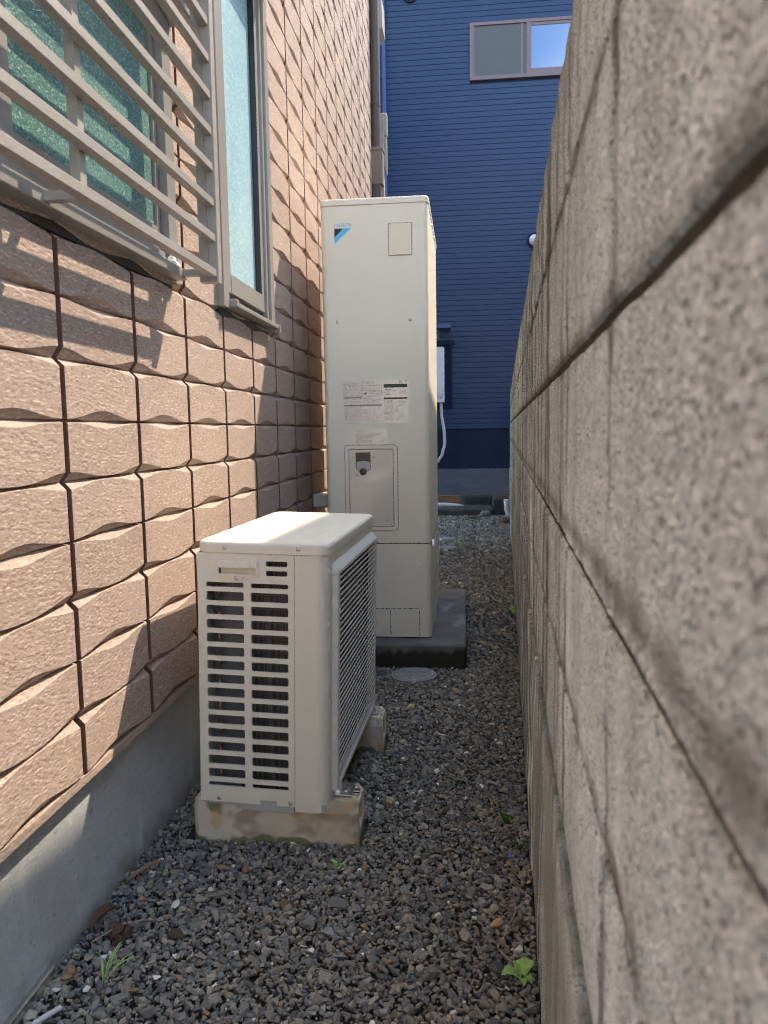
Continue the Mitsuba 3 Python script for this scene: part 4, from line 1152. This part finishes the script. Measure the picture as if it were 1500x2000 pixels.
def scatter(ya, yb, pitch, size, zlift, seed):
    q = np.random.default_rng(seed)
    out = []
    for y in np.arange(ya, yb, pitch):
        xr = WA + WB * y + 0.01
        for x in np.arange(-0.89, xr, pitch):
            out.append((x + q.uniform(-0.5, 0.5) * pitch, y + q.uniform(-0.5, 0.5) * pitch, zlift * q.random(), size * q.lognormal(0, 0.28)))
    a = np.array(out)
    ok = np.ones(len(a), bool)
    ok &= ~((a[:, 0] > -0.80) & (a[:, 0] < -0.29) & (((a[:, 1] > 2.0) & (a[:, 1] < 2.15)) | ((a[:, 1] > 2.63) & (a[:, 1] < 2.79))))
    ok &= ~((a[:, 0] < 0.002) & (a[:, 1] > 3.615) & (a[:, 1] < 4.97))
    for dx, dy, rr in ((DR[0], DR[1], DR[2]), (-0.205, 7.42, 0.09), (-0.225, 8.05, 0.09)):
        ok &= (a[:, 0] - dx) ** 2 + (a[:, 1] - dy) ** 2 > (rr + 0.012) ** 2
    ok &= a[:, 0] < WA + WB * a[:, 1] - 0.010
    return a[ok]


pts = np.concatenate([scatter(0.95, 2.7, 0.0135, 0.0045, 0.004, 6), scatter(0.95, 3.75, 0.0125, 0.0088, 0.008, 1), scatter(0.95, 3.75, 0.024, 0.0118, 0.012, 2), scatter(3.75, 6.4, 0.019, 0.0125, 0.010, 3), scatter(3.75, 6.4, 0.04, 0.015, 0.014, 5), scatter(6.4, 10.27, 0.027, 0.018, 0.010, 4)])
q = np.random.default_rng(77)
palette = np.array([(0.115, 0.108, 0.098), (0.085, 0.084, 0.082), (0.135, 0.122, 0.102), (0.062, 0.063, 0.065), (0.155, 0.145, 0.128), (0.115, 0.088, 0.062), (0.10, 0.105, 0.108), (0.19, 0.155, 0.115), (0.36, 0.35, 0.33), (0.13, 0.075, 0.05)])
prob = np.array([.24, .22, .14, .17, .08, .035, .09, .012, .010, .003])
prob /= prob.sum()
V, F, C, n0 = [], [], [], 0
which = q.integers(0, len(shapes), len(pts))
for si, (sv, sf) in enumerate(shapes):
    a = pts[which == si]
    k = len(a)
    quat = q.normal(size=(k, 4)) * [1, 0.25, 0.25, 1.0]
    quat /= np.linalg.norm(quat, axis=1, keepdims=True)
    w, x, y, z = quat.T
    Rm = np.stack([np.stack([1 - 2 * (y * y + z * z), 2 * (x * y - z * w), 2 * (x * z + y * w)], 1), np.stack([2 * (x * y + z * w), 1 - 2 * (x * x + z * z), 2 * (y * z - x * w)], 1), np.stack([2 * (x * z - y * w), 2 * (y * z + x * w), 1 - 2 * (x * x + y * y)], 1)], 1)
    vv = np.einsum('kij,nj->kni', Rm, sv) * a[:, None, 3:4] + a[:, None, :3]
    col = palette[q.choice(len(palette), k, p=prob)] * q.uniform(1.5, 2.3, (k, 1)) * [1.02, 1.02, 0.97]
    V.append(vv.reshape(-1, 3))
    C.append(np.repeat(col, len(sv), 0))
    F.append((sf[None] + (np.arange(k) * len(sv))[:, None, None]).reshape(-1, 3) + n0)
    n0 += k * len(sv)
scene['gravel'] = mikit.ply(trimesh.Trimesh(np.concatenate(V), np.concatenate(F), process=False), 'stone_mix', color=np.concatenate(C))
labels['gravel'] = {'label': 'dark grey crushed stone gravel covering the alley floor', 'category': 'gravel', 'kind': 'stuff'}


# ------------------------------------------------------------------ plants and litter
def leaf(root, tip, width, lift, cup=0.25, n=7):
    root, tip = np.array(root, float), np.array(tip, float)
    d = tip - root
    L = np.linalg.norm(d)
    side = np.cross(d / L, [0, 0, 1.0])
    side /= np.linalg.norm(side) + 1e-9
    V, F = [], []
    for i in range(n + 1):
        t = i / n
        w = width * (math.sin(math.pi * min(t * 0.97 + 0.03, 1)) ** 0.75)
        c = root + d * t + np.array([0, 0, lift * math.sin(math.pi * t)])
        for s in (-1, -0.5, 0, 0.5, 1):
            V.append(c + side * w * s / 2 + np.array([0, 0, cup * w * abs(s) ** 1.5]))
    for i in range(n):
        for k in range(4):
            a = i * 5 + k
            F += [(a, a + 1, a + 6), (a, a + 6, a + 5)]
    return trimesh.Trimesh(np.array(V), np.array(F), process=False)


PL = thing('leafy_weed', 'bright green broad-leaved weed growing at the foot of the block wall', 'plant')
pc = np.array([0.112, 1.508, 0.004])
for dx, dy, dz, w in ((-0.044, -0.004, 0.016, 0.030), (0.020, 0.030, 0.030, 0.030), (-0.012, 0.030, 0.026, 0.024), (0.002, -0.026, 0.010, 0.020), (0.020, -0.018, 0.010, 0.018), (0.012, 0.010, 0.032, 0.026)):
    part(PL, 'leaf', leaf(pc + [dx * 0.12, dy * 0.12, 0.008], pc + [dx, dy, dz], w, 0.010), 'leaf_bright', smooth=True)
part(PL, 'stem', tube([pc + [0, 0, -0.01], pc + [0.002, 0.002, 0.015]], 0.003, 6), 'leaf_dark')


def tuft(name, label, x, y, h, n, spread, seed, m='leaf_dark', lean=(0, 0), width=0.004):
    t = thing(name, label, 'plant')
    q = np.random.default_rng(seed)
    for k in range(n):
        a = q.uniform(0, 6.28)
        rr = spread * q.uniform(0.3, 1)
        hh = h * q.uniform(0.5, 1)
        tip = (x + rr * math.cos(a) + lean[0], y + rr * math.sin(a) + lean[1], hh)
        part(t, 'blade', leaf((x, y, 0.0), tip, width * q.uniform(0.8, 1.4), 0.35 * hh, 0.2, 5), m, smooth=True)
    return t


tuft('grass_tuft', 'thin green grass tuft growing by the grey foundation', -0.763, 1.43, 0.062, 7, 0.05, 1, 'leaf_bright', (0.03, 0.04), 0.0032)
tuft('small_weed', 'small green weed at the wall foot beside the concrete pad', 0.292, 4.72, 0.06, 9, 0.05, 2, 'leaf_bright', width=0.014)
tuft('small_weed', 'small weed sprig on the gravel by the wall, beyond the blue scrap', 0.112, 2.16, 0.03, 7, 0.03, 3, 'leaf_dark', width=0.007)
tuft('small_weed', 'small weed sprig right of the blue scrap by the wall', 0.142, 2.02, 0.03, 7, 0.03, 4, 'leaf_dark', width=0.007)
tuft('small_weed', 'small weed sprig on the gravel before the mossy corner of the near concrete block', -0.338, 1.884, 0.028, 6, 0.025, 5, 'leaf_bright', width=0.008)
tuft('small_weed', 'green weed in the far gravel beside the block wall', 0.55, 8.3, 0.08, 10, 0.08, 6, 'leaf_dark', width=0.02)
tuft('small_weed', 'low green weed in front of the far low kerb', 0.1, 9.8, 0.06, 14, 0.14, 7, 'leaf_dark', width=0.02)

dl = cat(leaf((-0.868, 1.775, 0.012), (-0.792, 1.860, 0.026), 0.019, 0.008, 0.3), tube([(-0.868, 1.775, 0.012), (-0.876, 1.76, 0.018), (-0.882, 1.752, 0.026)], 0.0012, 5))
single('dead_leaf', 'long curled tan dead leaf lying against the grey foundation', 'leaf', dl, 'dry_leaf', True)
single('dead_leaf', 'crumpled dark brown dead leaf at the foundation beyond the grass tuft', 'leaf', leaf((-0.868, 1.575, 0.02), (-0.825, 1.645, 0.03), 0.03, 0.01, 0.5), 'dark_leaf', True)
mq = rough(trimesh.creation.icosphere(subdivisions=3, radius=0.020), 0.018, 95, 5)
mq.apply_translation((-0.79, 1.565, 0.012))
single('dry_moss', 'clump of dry brown moss beside the grass tuft', 'moss', mq, 'dark_leaf')
mq = rough(trimesh.creation.icosphere(subdivisions=3, radius=0.013), 0.008, 90, 9)
mq.apply_translation((-0.845, 1.445, 0.012))
single('dry_moss', 'small ochre moss clump at the end of the metal edging', 'moss', mq, 'dry_leaf')
zt = 0.026
single('dry_twig', 'long bent dry twig on the gravel near the leafy weed', 'twig', tube([(0.103, 1.767, zt), (0.114, 1.738, zt), (0.109, 1.705, zt - 0.002), (0.087, 1.645, zt), (0.082, 1.632, zt - 0.006), (0.064, 1.588, zt - 0.004), (0.072, 1.568, zt), (0.092, 1.537, zt)], [0.0012, 0.0013, 0.0014, 0.0014, 0.0013, 0.0015, 0.0016, 0.0017], 6), 'dry_stem', 40)
single('dry_twig', 'short dry twig lying among the moss by the foundation', 'twig', tube([(-0.84, 1.53, 0.02), (-0.80, 1.575, 0.03), (-0.75, 1.61, 0.028)], 0.0013, 5), 'dry_stem', 40)
q = np.random.default_rng(12)
for k, (x, y) in enumerate(((-0.50, 1.60), (-0.28, 1.48), (0.21, 2.62), (-0.62, 1.72))):
    a = q.uniform(0, 3.14)
    names = ('thin straw on the gravel in front of the outdoor unit, nearest the middle', 'thin straw on the near gravel left of the leafy weed', 'thin straw on the gravel beside the wall beyond the small weeds', 'thin straw on the gravel left of the near concrete block')
    single('straw', names[k], 'straw', tube([(x, y, 0.022), (x + 0.03 * math.cos(a), y + 0.03 * math.sin(a), 0.026), (x + 0.07 * math.cos(a + 0.2), y + 0.07 * math.sin(a + 0.2), 0.022)], 0.0009, 5), 'dry_stem', 40)
single('blue_scrap', 'tiny blue plastic scrap on the gravel by the block wall', 'litter', hull([(0.105, 1.955, 0.018), (0.119, 1.957, 0.022), (0.110, 1.970, 0.02), (0.116, 1.966, 0.024), (0.110, 1.96, 0.027)]), 'blue_scrap')
single('edge_strip', 'grey metal edging strip along the foot of the grey foundation', 'edging strip', cat(box(-0.8845, -0.872, 0.9, 1.43, -0.02, 0.034), tube([(-0.872, 0.9, 0.034), (-0.872, 1.43, 0.034)], 0.006, 8)), 'zinc')
single('plastic_tube', 'short pale plastic tube on the gravel near the edging strip', 'tube', tube([(-0.838, 1.29, 0.02), (-0.803, 1.335, 0.024)], 0.0055, 10), 'pipe_grey', 40)
